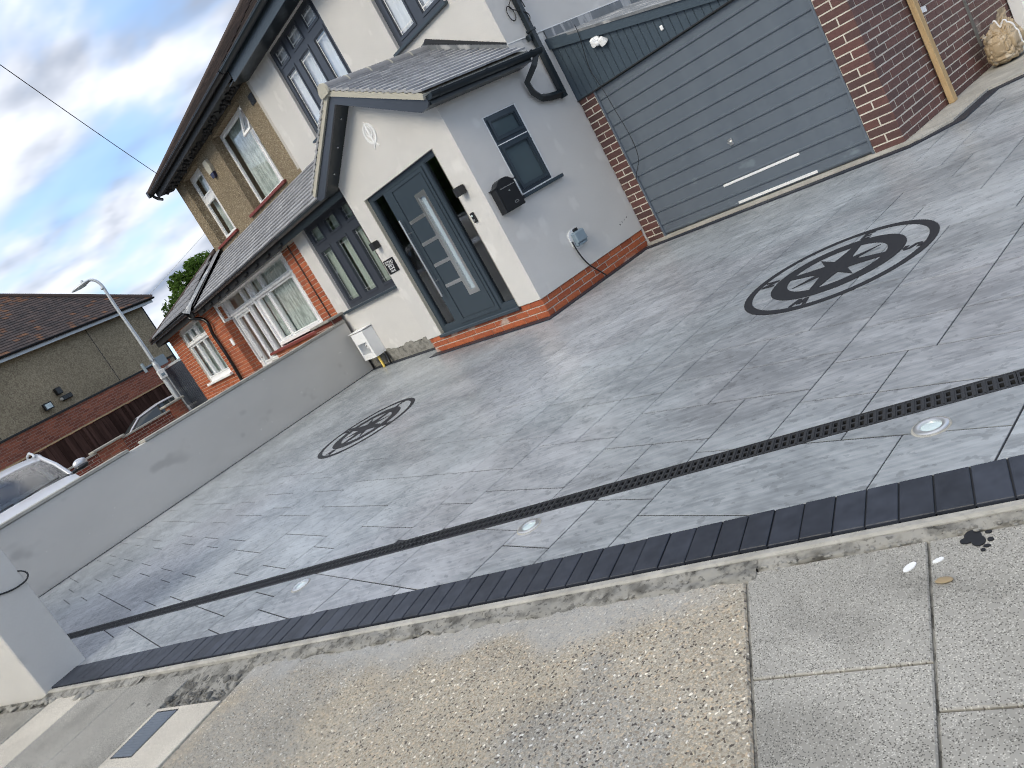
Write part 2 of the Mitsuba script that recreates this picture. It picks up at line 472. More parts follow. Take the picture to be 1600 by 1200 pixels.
def tube(pts, r, sides=8, cap=True, square=False):
    p = np.asarray(pts, float)
    rr = np.broadcast_to(np.asarray(r, float), (len(p),))
    t = np.gradient(p, axis=0) if len(p) > 2 else np.repeat((p[1:] - p[:1]), 2, 0)
    t = t / (np.linalg.norm(t, axis=1, keepdims=True) + 1e-12)
    ref = np.array([0, 0, 1.0]) if abs(t[0, 2]) < 0.9 else np.array([0, 1.0, 0])
    a = np.cross(ref, t[0]); a /= np.linalg.norm(a)
    A = []
    for k in range(len(p)):
        a = a - t[k] * (a @ t[k]); a /= np.linalg.norm(a)
        A.append(a.copy())
    A = np.array(A); B = np.cross(t, A)
    ang = (np.arange(sides) + (0.5 if square else 0)) * 2 * np.pi / sides
    v = (p[:, None] + rr[:, None, None] * (np.cos(ang)[None, :, None] * A[:, None] + np.sin(ang)[None, :, None] * B[:, None])).reshape(-1, 3)
    f = []
    for i in range(len(p) - 1):
        for j in range(sides):
            k = (j + 1) % sides
            f += [[i * sides + j, i * sides + k, (i + 1) * sides + k], [i * sides + j, (i + 1) * sides + k, (i + 1) * sides + j]]
    if cap:
        n = len(v); v = np.vstack([v, p[:1], p[-1:]])
        for j in range(sides):
            k = (j + 1) % sides
            f += [[n, k, j], [n + 1, (len(p) - 1) * sides + j, (len(p) - 1) * sides + k]]
    return trimesh.Trimesh(v, np.array(f), process=False)


def spline(pts, n=24):
    from scipy.interpolate import CubicSpline
    p = np.asarray(pts, float)
    s = np.r_[0, np.cumsum(np.linalg.norm(np.diff(p, axis=0), axis=1))]
    return CubicSpline(s, p)(np.linspace(0, s[-1], n))


def revolve(profile, n=32, axis_o=(0, 0, 0)):
    m = trimesh.creation.revolve(np.array(profile, float), sections=n)
    m.apply_translation(axis_o)
    return m


def window(parent, fr, name, rect, cells, mat, setback=0.06, sash=0.035, frame_t=0.06, glass='m_glass', lead=None, lead_mat='m_steel', sash_proud=0.012, opens=()):
    """rect = (a0, a1, b0, b1); cells = glass rectangles; lead = list of (fa, fb) line insets in metres."""
    w = new_key(name, parent)
    a0, a1, b0, b1 = rect
    holes = unary_union([sbox(c[0] - sash, c[2] - sash, c[1] + sash, c[3] + sash) for c in cells])
    put('frame', fr(extr(sbox(a0, b0, a1, b1).difference(holes), -setback - frame_t, -setback)), mat, w)
    for c in cells:
        o, i = sbox(c[0] - sash + 0.002, c[2] - sash + 0.002, c[1] + sash - 0.002, c[3] + sash - 0.002), sbox(c[0], c[2], c[1], c[3])
        i2 = sbox(c[0] - 0.012, c[2] - 0.012, c[1] + 0.012, c[3] + 0.012)
        put('sash', fr(cat(extr(o.difference(i2), -setback - 0.05, -setback + sash_proud), extr(i2.difference(i), -setback - 0.045, -setback + sash_proud - 0.012))), mat, w)
        v, f = flat(sbox(c[0] - 0.005, c[2] - 0.005, c[1] + 0.005, c[3] + 0.005), -setback - 0.02)
        put('pane', fr((v, f)), glass, w)
        if lead:
            ia, ib, lw = lead
            bars = []
            for x in (c[0] + ia, c[1] - ia):
                bars.append(bx(x - lw / 2, x + lw / 2, c[2], c[3], -setback - 0.019, -setback - 0.016))
            for z in (c[2] + ib, c[3] - ib):
                bars.append(bx(c[0], c[1], z - lw / 2, z + lw / 2, -setback - 0.0195, -setback - 0.0165))
            put('leading', fr(cat(*bars)), lead_mat, w)
    return w


def curtain(parent, fr, a0, a1, b0, b1, c, mat, amp=0.02, wave=0.11, name='curtain'):
    n = max(8, int((a1 - a0) / wave * 8))
    a = np.linspace(a0, a1, n)
    ph = a / wave * 2 * np.pi + 0.7 * np.sin(a * 5)
    top, bot = amp * 0.5 * np.sin(ph), amp * np.sin(ph + 0.2)
    v = np.vstack([np.column_stack([a, np.full(n, b1), c + top]), np.column_stack([a, np.full(n, b0), c + bot])])
    f = []
    for i in range(n - 1):
        f += [[i, n + i, n + i + 1], [i, n + i + 1, i + 1]]
    return put(name, fr((v, np.array(f))), mat, parent, smooth=True)


BRICKS = {}      # holder -> list of (distance, mesh, uv)


def brick_mesh(a0, a1, b0, b1, back, front, c=0.0035):
    c = min(c, 0.3 * (a1 - a0), 0.3 * (b1 - b0))
    r = lambda d, z: [[a0 + d, b0 + d, z], [a1 - d, b0 + d, z], [a1 - d, b1 - d, z], [a0 + d, b1 - d, z]]
    v = np.array(r(0, back) + r(0, front - c) + r(c, front))
    f = []
    for k in (0, 4):
        for i in range(4):
            j = (i + 1) % 4
            f += [[k + i, k + j, k + 4 + j], [k + i, k + 4 + j, k + 4 + i]]
    f += [[8, 9, 10], [8, 10, 11]]
    return v, np.array(f)


def bricks(holder, fr, region, palette, L=0.25, H=0.085, j=0.013, a_off=0.0, b_off=0.0, back=-0.03, rough=0.0012, header_every=0, keep=None):
    """Brick courses over a shapely region of the frame's (a, b) plane, collected per holder."""
    x0, y0, x1, y1 = region.bounds
    for row in range(math.floor((y0 - b_off) / H), math.ceil((y1 - b_off) / H)):
        b0 = b_off + row * H + j / 2
        b1 = b0 + H - j
        off = a_off + (0.5 * L if row % 2 else 0)
        for k in range(math.floor((x0 - off) / L), math.ceil((x1 - off) / L)):
            cell = sbox(off + k * L + j / 2, b0, off + (k + 1) * L - j / 2, b1).intersection(region)
            for g in getattr(cell, 'geoms', [cell]):
                if g.area < 0.0006:
                    continue
                gx0, gy0, gx1, gy1 = g.bounds
                fn = RNG.normal(0, rough)
                m = fr(brick_mesh(gx0, gx1, gy0, gy1, back, fn))
                d = np.linalg.norm(m.vertices.mean(0) - CAM)
                BRICKS.setdefault(holder, []).append((d, m, (RNG.random(), palette)))


def flush_bricks(most=300):
    for holder, found in BRICKS.items():
        found.sort(key=lambda x: x[0])
        for d, m, uv in found[:most]:
            put('brick', m, 'm_brick', holder, uv=uv)
        rest = found[most:]
        if rest:
            uv = np.vstack([np.tile(np.asarray(u, float), (len(m.vertices), 1)) for _, m, u in rest])
            put('brick', cat(*[m for _, m, _ in rest]), 'm_brick', holder, uv=uv, kind='stuff')


def tiles(parent, fr, width, courses, gauge, tw, uvy=0.0, thick=0.016, lift=0.016, a0=0.0, most=None, joined=False, clip=None, tone=None, gap=0.004, roll=0.0):
    out, uvs = [], []
    ncol = int(round(width / tw))
    tw = width / ncol
    for r in range(courses):
        sh = 0.5 * tw if r % 2 else 0
        for k in range(-1 if sh else 0, ncol):
            x0, x1 = max(a0 + k * tw + sh, a0), min(a0 + (k + 1) * tw + sh, a0 + width)
            if x1 - x0 < 0.02:
                continue
            b0, b1 = r * gauge, (r + 1) * gauge + 0.045
            if clip is not None and not clip(0.5 * (x0 + x1), 0.5 * (b0 + b1)):
                continue
            l = lift + RNG.normal(0, 0.0012)
            v = np.array([[x0 + gap / 2, b0, l], [x1 - gap / 2, b0, l], [x1 - gap / 2, b1, 0], [x0 + gap / 2, b1, 0],
                          [x0 + gap / 2, b0 + 0.004, l + thick], [x1 - gap / 2, b0 + 0.004, l + thick], [x1 - gap / 2, b1, thick], [x0 + gap / 2, b1, thick]], float)
            if roll:
                xm = np.linspace(x0 + gap / 2, x1 - gap / 2, 7)
                up = roll * np.abs(np.sin((xm - x0) / (x1 - x0) * 2 * np.pi)) ** 1.0
                lo = np.column_stack([xm, np.full(7, b0), l + thick + up]); hi = np.column_stack([xm, np.full(7, b1), thick + up])
                lb = np.column_stack([xm, np.full(7, b0), l + up])
                v = np.vstack([lb, lo, hi]); f = []
                for i in range(6):
                    f += [[i, i + 1, 8 + i], [i, 8 + i, 7 + i], [7 + i, 8 + i, 15 + i], [7 + i, 15 + i, 14 + i]]
                m = fr((v, np.array(f)))
            else:
                m = fr((v, BOXF))
            t = (RNG.random(), uvy) if tone is None else tone(0.5 * (x0 + x1), 0.5 * (b0 + b1))
            if joined:
                out.append(m); uvs.append(np.tile(t, (len(m.vertices), 1)))
            else:
                put('tile', m, 'm_tile', parent, uv=t)
    if joined and out:
        put('tile', cat(*out), 'm_tile', parent, uv=np.vstack(uvs), kind='stuff')


def blob(n_sub, scale, seed, amp=0.25, freq=2.0):
    m = trimesh.creation.icosphere(subdivisions=n_sub)
    d = meshkit.fbm(m.vertices * freq + seed * 3.7, 3, seed)
    m.vertices *= (1 + amp * 2 * (d - 0.5))[:, None]
    m.vertices *= np.asarray(scale)
    return m


# ------------------------------------------------------------------ plan frames
TH = math.radians(21.9)                      # the pavement runs 21.9 degrees off the house front
EU, EV = np.array([math.cos(TH), math.sin(TH)]), np.array([-math.sin(TH), math.cos(TH)])


def UV(u, v):
    p = u * EU + v * EV
    return float(p[0]), float(p[1])


STREET = Fr((0, 0, 0), (EU[0], EU[1], 0), (EV[0], EV[1], 0))      # a = u, b = v, c up
WALL_A, WALL_B = np.array([-11.33, -1.86]), np.array([-12.50, 5.94])   # face of the long garden wall


def wall_x(y):
    t = (y - WALL_A[1]) / (WALL_B[1] - WALL_A[1])
    return WALL_A[0] + t * (WALL_B[0] - WALL_A[0])


# ------------------------------------------------------------------ ground, road, pavement
put('ground', (np.array([[-400, -400, -0.16], [400, -400, -0.16], [400, 400, -0.16], [-400, 400, -0.16]]), np.array([[0, 1, 2], [0, 2, 3]])), 'm_asphalt',
    label='flat ground round the houses', kind='structure')
put('road', STREET(flat(sbox(-60, -8.6, 60, -1.62), -0.12)), 'm_asphalt', label='asphalt road in front of the pavement', kind='structure')
put('paved_forecourt', WORLD(flat(Polygon([(1.72, 3.0), (14, 8), (14, 16), (1.72, 16)]), -0.03)), 'm_paving', uv=(0.8, 0.0), label='added pale paving out of view right of the driveway, bounces light onto the side wall', kind='structure')  # unseen pale paving, added to bounce light onto the house side wall
put('far_pavement', STREET(extr(sbox(-60, -11.2, 60, -8.6), -0.2, 0.0)), 'm_paving', uv=(0.4, 0.0), label='grey pavement across the road', kind='structure')
put('side_road', WORLD(flat(Polygon([(-24.75, -3), (-24.75, 16), (-60, 40), (-60, -20)]), -0.11)), 'm_asphalt', label='side road and drive beside the dark fence', kind='structure')
put('neighbour_drive', WORLD(flat(Polygon([(wall_x(-1.6) - 0.1, -1.6), (-12.6, 6.3), (-24.6, 6.3), (-24.0, -3), (-16, -4.2)]), -0.006)), 'm_paving', uv=(0.4, 0.0), label='neighbour front drive behind the grey wall', kind='structure')

PV = -0.030                                    # pavement top, just under the edging strip
pav = new_key('pavement')
tag(pav, 'worn grey paving slabs of the public pavement', None, kind='structure')
put('bed', STREET(flat(sbox(-14, -1.46, -4.99, 2.125).union(sbox(-3.76, -1.46, 9, 2.125)).union(sbox(-5.0, -1.46, -3.75, 1.8)), PV - 0.010)), 'm_concrete', pav, uv=(0.0, 1.0))
put('kerb_stone', STREET(extr(sbox(-30, -1.62, 30, -1.46), -0.2, PV + 0.01)), 'm_concrete', pav, uv=(0.2, 0.3))
# crossover of exposed aggregate concrete: slanted right joint, square left edge
UJ = [(-0.998, 2.047), (-0.790, 1.26), (-0.45, 0.0), (-0.1, -1.46)]
AGG = Polygon([(-3.72, 2.115), *UJ[:1], *UJ[1:], (-3.72, -1.46)])
put('crossover', STREET(bevel_slab(Polygon([(-3.70, 2.115), (-0.998, 2.115), (-0.836, 1.300), (-0.16, -1.46), (-3.70, -1.46)]), PV - 0.05, PV, 0.006)), 'm_aggregate',
    label='worn exposed aggregate concrete crossover between the paving slabs', kind='structure')
# paving slabs to the right and to the left of the crossover


def slab(a0, a1, b0, b1, tone, tint=0.0, poly=None, dz=0.0):
    q = (poly or sbox(a0, b0, a1, b1)).buffer(-0.0035, join_style=2)
    if not q.is_empty:
        put('slab', STREET(bevel_slab(q, PV - 0.05, PV + dz, 0.004)), 'm_paving', pav, uv=(tone, tint))


cross_r = lambda v: -0.998 + (2.115 - v) * 0.2018 + 0.004
slab(0, 0, 0, 0, 0.45, 0, Polygon([(cross_r(2.10), 2.10), (-0.430, 2.10), (-0.430, 1.608), (cross_r(1.608), 1.608)]))
for i in range(4):
    b1 = 1.608 - i * 0.78
    b0 = b1 - 0.78
    slab(0, 0, 0, 0, RNG.random(), 0, Polygon([(cross_r(b1), b1), (-0.430, b1), (-0.430, b0), (cross_r(b0), b0)]))
for k in range(5):
    u0 = -0.430 + k * 0.62
    slab(u0, u0 + 0.62, 1.455, 2.10, 0.4 + 0.3 * RNG.random())
    for i in range(4):
        slab(u0, u0 + 0.62, 1.455 - (i + 1) * 0.78, 1.455 - i * 0.78, RNG.random())
# left of the crossover: pale strip with the cover, then grey slabs, a pale slab by the wall, a pink one
slab(-4.33, -3.72, -1.0, 1.83, 0.75, 0.5, dz=0.003)
slab(-5.02, -4.33, 0.62, 2.10, 0.30)
slab(-5.02, -4.33, -0.9, 0.62, 0.36)
slab(-5.60, -5.02, 0.10, 2.10, 0.28)
slab(-5.60, -5.02, -1.4, 0.10, 0.42, 0.9)
slab(-6.10, -5.60, -1.4, 2.10, 0.62, 0.5)
for k in range(5):
    slab(-6.72 - 0.6 * k, -6.12 - 0.6 * k, 0.9, 2.02, RNG.random() * 0.5)
    slab(-6.72 - 0.6 * k, -6.12 - 0.6 * k, -1.4, 0.9, RNG.random() * 0.5)

# ------------------------------------------------------------------ driveway
drv = new_key('driveway')
tag(drv, 'stamped grey concrete driveway in a slate slab pattern', None, kind='structure')
edge_pts = [(-12.47, 5.93), (-9.66, 5.93), (-9.66, 5.535), (-6.90, 5.535), (-6.90, 7.495), (-3.47, 7.60), (-3.135, 7.93), (-3.115, 8.86), (-2.66, 9.07), (1.6, 9.95)]
drive_poly = Polygon([(wall_x(-1.9), -1.9), (-12.50, 6.0), (-9.7, 6.0), (-9.7, 5.60), (-6.95, 5.60), (-6.95, 7.62), (-3.42, 7.74), (-3.20, 7.98), (-3.18, 8.9), (-2.72, 9.15), (1.6, 10.1), (1.6, 3.0),
                      UV(2.3, 2.40), UV(-11.3, 2.40)])
front = Polygon([UV(-13, 2.40), UV(8, 2.40), UV(8, 20), UV(-13, 20)])
drive_poly = drive_poly.intersection(front)
edge_line = LineString(edge_pts).buffer(0.062, cap_style=2, join_style=2)
wall_edge = LineString([(wall_x(-1.5) + 0.01, -1.5), (-12.47, 5.93)]).buffer(0.030, cap_style=2)
drain_zone = Polygon([UV(-11.3, 2.863), UV(2.4, 2.863), UV(2.4, 2.977), UV(-11.3, 2.977)])
lights_uv = [(-0.389, 2.722), (-2.204, 2.752), (-3.99, 2.755)]
lamp_holes = unary_union([Point(*UV(*q)).buffer(0.055, 16) for q in lights_uv])
put('bed', WORLD(flat(drive_poly.buffer(0.12).union(Polygon([UV(-11.4, 2.182), UV(2.3, 2.182), UV(2.3, 2.5), UV(-11.4, 2.5)])).difference(drain_zone.buffer(0.003)).difference(lamp_holes.buffer(0.004)), -0.0034)), 'm_bed', drv)
COMPASS = [(-2.765, 4.515), (-7.985, 3.345)]
field = drive_poly.difference(edge_line).difference(wall_edge).difference(drain_zone.buffer(0.004)).difference(lamp_holes)
G = 0.12
rot = math.radians(1.4)
nx, ny = 124, 104
occ = np.zeros((ny, nx), bool)
ox, oy = -13.0, -2.4
sizes = [(6, 3), (4, 3), (6, 4), (4, 4), (3, 3), (9, 3), (6, 5), (8, 4), (10, 3), (3, 4)]
slabs = []
for jy in range(ny):
    for ix in range(nx):
        if occ[jy, ix]:
            continue
        run = 0
        while ix + run < nx and not occ[jy, ix + run] and run < 12:
            run += 1
        opts = [s for s in sizes if s[0] <= run and s[0] != run - 1 and s[0] != run - 2 and jy + s[1] <= ny]
        w, h = opts[int(RNG.integers(len(opts)))] if opts else (run, 3)
        w = min(w, run)
        h = min(h, ny - jy)
        occ[jy:jy + h, ix:ix + w] = True
        slabs.append(affinity.rotate(sbox(ox + ix * G, oy + jy * G, ox + (ix + w) * G, oy + (jy + h) * G), 1.4, origin=(-4, 3)))
frag = []
for s in slabs:
    g = s.buffer(-0.0036, join_style=2).intersection(field)
    for q in getattr(g, 'geoms', [g]):
        if q.geom_type == 'Polygon' and q.area > 0.004:
            frag.append(q)
cam2 = Point(0, 0)
frag.sort(key=lambda q: q.centroid.distance(cam2))
rest = []
for i, q in enumerate(frag):
    convex = len(q.interiors) == 0 and q.convex_hull.area - q.area < 1e-4
    m = WORLD(bevel_slab(q, -0.03, 0.0 + RNG.normal(0, 0.0003), 0.0016)) if convex else WORLD(extr(q, -0.03, 0.0))
    if i < 300:
        put('slab', m, 'm_slab', drv, uv=(RNG.random(), 0.0))
    else:
        rest.append(m)
if rest:
    put('slab', cat(*rest), 'm_slab', drv, uv=(0.5, 0.0), kind='stuff')
put('edge_band', WORLD(extr(edge_line.difference(Polygon([(-13, 5.9), (-13, 7), (-12.45, 7), (-12.45, 5.9)])), -0.03, 0.012)), 'm_sett', drv, uv=(0.25, 0.0), label='dark band of concrete along the house walls')
put('edge_band', WORLD(extr(wall_edge, -0.03, 0.006)), 'm_sett', drv, uv=(0.2, 0.0), label='dark line along the foot of the grey wall')
# dark setts along the front edge
u = -6.42
while u < 2.2:
    w = 0.104 + RNG.normal(0, 0.002)
    q = sbox(u + 0.0026, 2.184, u + w - 0.0026, 2.3985)
    put('border_sett', STREET(bevel_slab(q, -0.03, 0.0035 + RNG.normal(0, 0.0008), 0.0025)), 'm_sett', drv, uv=(RNG.random(), 0.0))
    u += w
# edging strip and ragged cement haunch


def ragged_strip(v0, v1, z0, z1, u0, u1, seed, amp, n=520):
    us = np.linspace(u0, u1, n)
    rows = []
    for t in np.linspace(0, 1, 7):
        vv = v0 + (v1 - v0) * t
        P = np.column_stack([us * 5, np.full(n, t * 3), np.full(n, seed)])
        e = (meshkit.fbm(P * 2.2, 4, seed) - 0.5)
        va = vv + (amp * 2 * e if t < 0.01 else amp * e * (1 - t))
        zz = z0 + (z1 - z0) * t + 0.034 * (meshkit.fbm(np.column_stack([us * 18, np.full(n, vv * 40), np.full(n, 2.0)]), 5, seed + 3) - 0.5) * (1 if 0 < t < 1 else 0.3)
        if t < 0.01:
            zz = np.full(n, z0 - 0.02)
        rows.append(np.column_stack([us, va, zz]))
    v = np.vstack(rows)
    f = []
    for r in range(6):
        for i in range(n - 1):
            a = r * n + i
            f += [[a, a + 1, a + n + 1], [a, a + n + 1, a + n]]
    return v, np.array(f)


put('edging_strip', STREET(cbx(-6.32, 2.3, 2.142, 2.181, -0.12, -0.004, 0.008)), 'm_concrete', drv, uv=(0.75, 0.25), label='thin pale concrete edging strip along the dark setts')
put('cement_fillet', STREET(ragged_strip(2.05, 2.141, PV + 0.004, -0.014, -3.75, -0.95, 5, 0.07)), 'm_concrete', drv, smooth=True, uv=(0.0, 1.0), label='rough cement smeared along the edging strip')
put('cement_fillet', STREET(ragged_strip(2.095, 2.141, PV + 0.002, -0.016, -0.95, 2.2, 9, 0.04)), 'm_concrete', drv, smooth=True, uv=(0.1, 1.0))
put('cement_fillet', STREET(ragged_strip(2.07, 2.141, PV + 0.002, -0.018, -6.35, -4.95, 12, 0.06)), 'm_concrete', drv, smooth=True, uv=(0.3, 1.0))
put('rubble_bed', STREET(ragged_strip(1.78, 2.141, PV - 0.03, -0.03, -4.98, -3.75, 15, 0.03)), 'm_concrete', drv, smooth=True, uv=(0.0, 1.0))
stones = []
for i in range(520):
    u, v = RNG.uniform(-4.75, -3.74), RNG.uniform(1.82, 2.11)
    r = RNG.uniform(0.003, 0.011) * (2.2 if RNG.random() < 0.07 else 1)
    m = blob(1, (r, r * RNG.uniform(0.6, 1), r * RNG.uniform(0.5, 0.9)), i, 0.5, 1.7)
    m.apply_transform(trimesh.transformations.rotation_matrix(RNG.uniform(0, 6.28), (0, 0, 1)))
    m.apply_translation((u, v, PV - 0.020 + 0.4 * r))
    stones.append(STREET(m))
put('rubble', cat(*stones), 'm_dark_stone', label='loose dark rubble in the broken gap beside the pale slab', cat='rubble', kind='stuff')
grit = []
for i in range(420):
    u = RNG.uniform(-3.75, 1.2)
    v = 2.115 - abs(RNG.normal(0, 0.022)) * (1.6 if meshkit.fbm(np.array([u * 2.1, 3.3, 1.0]), 3) > 0.5 else 0.5)
    r = RNG.uniform(0.002, 0.006)
    m = blob(1, (r * 1.3, r, r * 0.7), 900 + i, 0.5, 1.7)
    m.apply_translation((u, v, PV + 0.5 * r + 0.004))
    grit.append(STREET(m))
put('grit', cat(*grit), 'm_concrete', uv=(0.15, 0.5), label='loose grey cement grit along the concrete edging strip', cat='grit', kind='stuff')
stones = []
for i in range(46):
    u = RNG.uniform(-8.2, -5.5)
    v = 2.085 - abs(RNG.normal(0, 0.03))
    r = RNG.uniform(0.010, 0.030)
    m = blob(1, (r * 1.4, r, r * 0.6), 300 + i, 0.5, 1.7)
    m.apply_translation((u, v, PV + 0.004))
    stones.append(STREET(m))
put('wall_rubble', cat(*stones), 'm_concrete', uv=(0.4, 0.3), label='crumbled pale cement bits along the foot of the front wall', cat='rubble', kind='stuff')
# concrete ledges along the garage
put('concrete_ledge', WORLD(extr(Polygon([(-3.57, 7.72), (-3.40, 7.71), (-3.20, 7.99), (-3.18, 8.92), (-2.72, 9.16), (1.6, 10.1), (1.6, 14), (-3.57, 14)]), -0.1, 0.030)), 'm_concrete', uv=(0.85, 0.1),
    label='pale concrete ledge along the brown brick wall', kind='structure')
# gritty splashes
put('paint_splash', STREET(extr(unary_union([affinity.scale(Point(x, y).buffer(r, 9), 1, s) for x, y, r, s in ((-0.312, 2.078, .022, 1.2), (-0.300, 2.052, .018, 1.3), (-0.33, 2.06, .016, .8), (-0.270, 2.05, .008, 1), (-0.281, 2.023, .009, .6), (-0.272, 2.085, .009, .7), (-0.292, 2.008, .006, 1))]), PV, PV + 0.0035)), 'm_ring',
    label='splash of dark paint on the paving slab by the edging', cat='paint')
for i, (x, y, r) in enumerate(((-0.405, 1.995, 0.011), (-0.48, 1.985, 0.016))):
    m = affinity.rotate(affinity.scale(Point(0, 0).buffer(r, 5), 1.5, 0.7), 30 + 20 * i)
    put('gum_spot', STREET(extr(affinity.translate(m, x, y), PV, PV + 0.003)), 'm_white_matt', label=('small white blot at the slab joint right of the crossover', 'larger white blot just left of the smaller white blot')[i], cat='blot')
lf = blob(2, (0.022, 0.013, 0.004), 5, 0.2)
lf.apply_translation((-0.394, 1.900, PV + 0.005))
put('dead_leaf', STREET(lf), 'm_dead_leaf', smooth=True, label='brown dead leaf on the grey paving slab', cat='leaf')
# drain channel
dk = thing('channel_drain', 'long black slotted drain channel across the driveway', 'drain')
put('trough', STREET(flat(sbox(-11.2, 2.863, 2.3, 2.977), -0.045)), 'm_black_matt', dk)
put('rail', STREET(cat(bx(-11.2, 2.3, 2.861, 2.869, -0.05, 0.001), bx(-11.2, 2.3, 2.971, 2.979, -0.05, 0.001))), 'm_black_matt', dk)
pitch = 0.0345
cells = []
for k in range(29):
    x = k * pitch + 0.0175
    for r, (b0, b1) in enumerate(((2.880, 2.914), (2.926, 2.960))):
        xx = x + (0.5 * pitch * 0 if r == 0 else 0.0)
        cells.append(sbox(xx - 0.0075, b0, xx + 0.0075, b1))
grid = sbox(0.001, 2.870, 0.999, 2.970).difference(unary_union(cells))
gm = extr(grid, -0.022, -0.0005)
bars = []
for k in range(30):
    x = k * pitch
    bars.append(bx(max(x - 0.004, 0.002), min(x + 0.004, 0.998), 2.872, 2.968, -0.004, 0.0025))
gm = cat(gm, *bars)
for s in range(13):
    g2 = trimesh.Trimesh(gm.vertices + [-11.1 + s * 1.0, 0, 0], gm.faces, process=False)
    put('grate', STREET(g2), 'm_black_matt', dk)
# ground lights
ring = revolve([(0.036, -0.004), (0.038, 0.004), (0.050, 0.007), (0.060, 0.0035), (0.062, -0.006), (0.036, -0.006)], 40)
lens = revolve([(0.0, 0.0015), (0.024, 0.001), (0.0365, -0.003), (0.0365, -0.007)], 32)
sleeve = revolve([(0.060, 0.001), (0.066, 0.0015), (0.069, -0.004)], 32)
glabs = ['round steel ground light nearest the right end of the drain', 'round steel ground light in front of the middle of the drain', 'round steel ground light nearest the front wall end']
for (uu, vv), lb in zip(lights_uv, glabs):
    k = thing('ground_light', lb, 'light', 'ground lights along the drain')
    o = np.array(UV(uu, vv) + (0.002,))
    for nm, m, mt in (('ring', ring, 'm_steel'), ('lens', lens, 'm_lens'), ('sealant', sleeve, 'm_concrete')):
        put(nm, trimesh.Trimesh(m.vertices + o, m.faces, process=False), mt, k, smooth=40, **({'uv': (0.8, 0.2)} if nm == 'sealant' else {}))
# compass inlays
R0 = 0.625


def annulus(r0, r1):
    return Point(0, 0).buffer(r1, 48).difference(Point(0, 0).buffer(r0, 48))


def letter(ch, h):
    W = {'N': [[(0, 0), (0, 1)], [(0, 1), (.75, 0)], [(.75, 0), (.75, 1)]], 'E': [[(0, 0), (0, 1)], [(0, 0), (.6, 0)], [(0, .5), (.5, .5)], [(0, 1), (.6, 1)]],
         'W': [[(0, 1), (.25, 0)], [(.25, 0), (.5, .8)], [(.5, .8), (.75, 0)], [(.75, 0), (1, 1)]],
         'S': [[(0, .05), (.35, 0), (.6, .15), (.58, .38), (.3, .5), (.05, .62), (.04, .86), (.3, 1), (.62, .95)]]}[ch]
    g = unary_union([LineString(s).buffer(0.135, cap_style=2, join_style=1) for s in W])
    x0, y0, x1, y1 = g.bounds
    g = affinity.translate(g, -(x0 + x1) / 2, -(y0 + y1) / 2)
    return affinity.scale(g, h, h, origin=(0, 0))


for ci, (cx, cy) in enumerate(COMPASS):
    k = thing('compass_inlay', ['large dark compass rose inlaid in front of the garage', 'dark compass rose inlaid near the grey garden wall'][ci], 'compass rose', 'compass roses in the driveway')
    fr = Fr((cx, cy, 0), (1, 0, 0), (0, 1, 0))
    star = []
    for q in range(4):
        a = math.pi / 2 * q
        wd = 0.105
        star.append(Polygon([(0.345 * math.cos(a), 0.345 * math.sin(a)), (wd * math.cos(a + math.pi / 4), wd * math.sin(a + math.pi / 4)), (0, 0), (wd * math.cos(a - math.pi / 4), wd * math.sin(a - math.pi / 4))]))
        star.append(Polygon([(0.405 * math.cos(a + .05), 0.405 * math.sin(a + .05)), (0.405 * math.cos(a - .05), 0.405 * math.sin(a - .05)), (0.09 * math.cos(a - math.pi / 4), 0.09 * math.sin(a - math.pi / 4)), (0.09 * math.cos(a + math.pi / 4), 0.09 * math.sin(a + math.pi / 4))]))
        a += math.pi / 4
        star.append(Polygon([(0.305 * math.cos(a), 0.305 * math.sin(a)), (0.075 * math.cos(a + .6), 0.075 * math.sin(a + .6)), (0, 0), (0.075 * math.cos(a - .6), 0.075 * math.sin(a - .6))]))
    z0, z1 = -0.004, 0.0035
    put('outer_ring', fr(extr(annulus(R0 - 0.056, R0), z0, z1)), 'm_ring', k)
    put('inner_ring', fr(extr(annulus(0.325, 0.437), z0, z1)), 'm_ring', k)
    put('star', fr(extr(unary_union(star).intersection(Point(0, 0).buffer(0.331, 48)), z0, z1 + 0.0004)), 'm_ring', k)
    for ch, a in (('N', math.pi), ('E', math.pi / 2), ('S', 0.0), ('W', -math.pi / 2)):
        g = affinity.rotate(letter(ch, 0.098), math.degrees(a) - 90, origin=(0, 0))
        g = affinity.translate(g, 0.505 * math.cos(a), 0.505 * math.sin(a))
        put('letter', fr(extr(g, z0, z1)), 'm_ring', k)

# ------------------------------------------------------------------ rendered house
hs = thing('rendered_house', 'pale grey rendered house with dark grey windows and gabled porch', 'house')
UPW = facade(7.0)
w1, w2 = (-11.97, -10.07, 3.87, 5.42), (-8.85, -7.58, 3.87, 5.42)
rect = lambda r: sbox(r[0], r[2], r[1], r[3])
put('upper_wall', UPW(extr(sbox(-13.0, 2.72, -6.955, 5.62).difference(rect(w1)).difference(rect(w2)), -0.25, 0)), 'm_render', hs)
SD = sidewall(-6.967)
SDU = sidewall(-6.952)
sw = (6.105, 6.675, 1.375, 2.36)
put('side_wall', SD(extr(Polygon([(5.605, 0.238), (7.665, 0.238), (7.665, 2.995), (7.0, 2.995), (7.0, 2.79), (5.605, 2.79)]).difference(rect(sw)), -0.25, 0)), 'm_render', hs)
put('side_wall', SD(extr(sbox(7.667, -0.1, 12.5, 2.995), -0.25, -0.002)), 'm_render', hs)
put('upper_side_wall', SDU(extr(sbox(7.004, 3.0, 12.5, 5.62), -0.25, 0)), 'm_render', hs)
put('bead', SDU(cbx(7.004, 12.5, 2.988, 3.0, -0.012, 0.004, 0.003)), 'm_white_matt', hs)
put('back_wall', WORLD(bx(-13.0, -7.0, 12.3, 12.5, -0.1, 5.6)), 'm_room', hs)
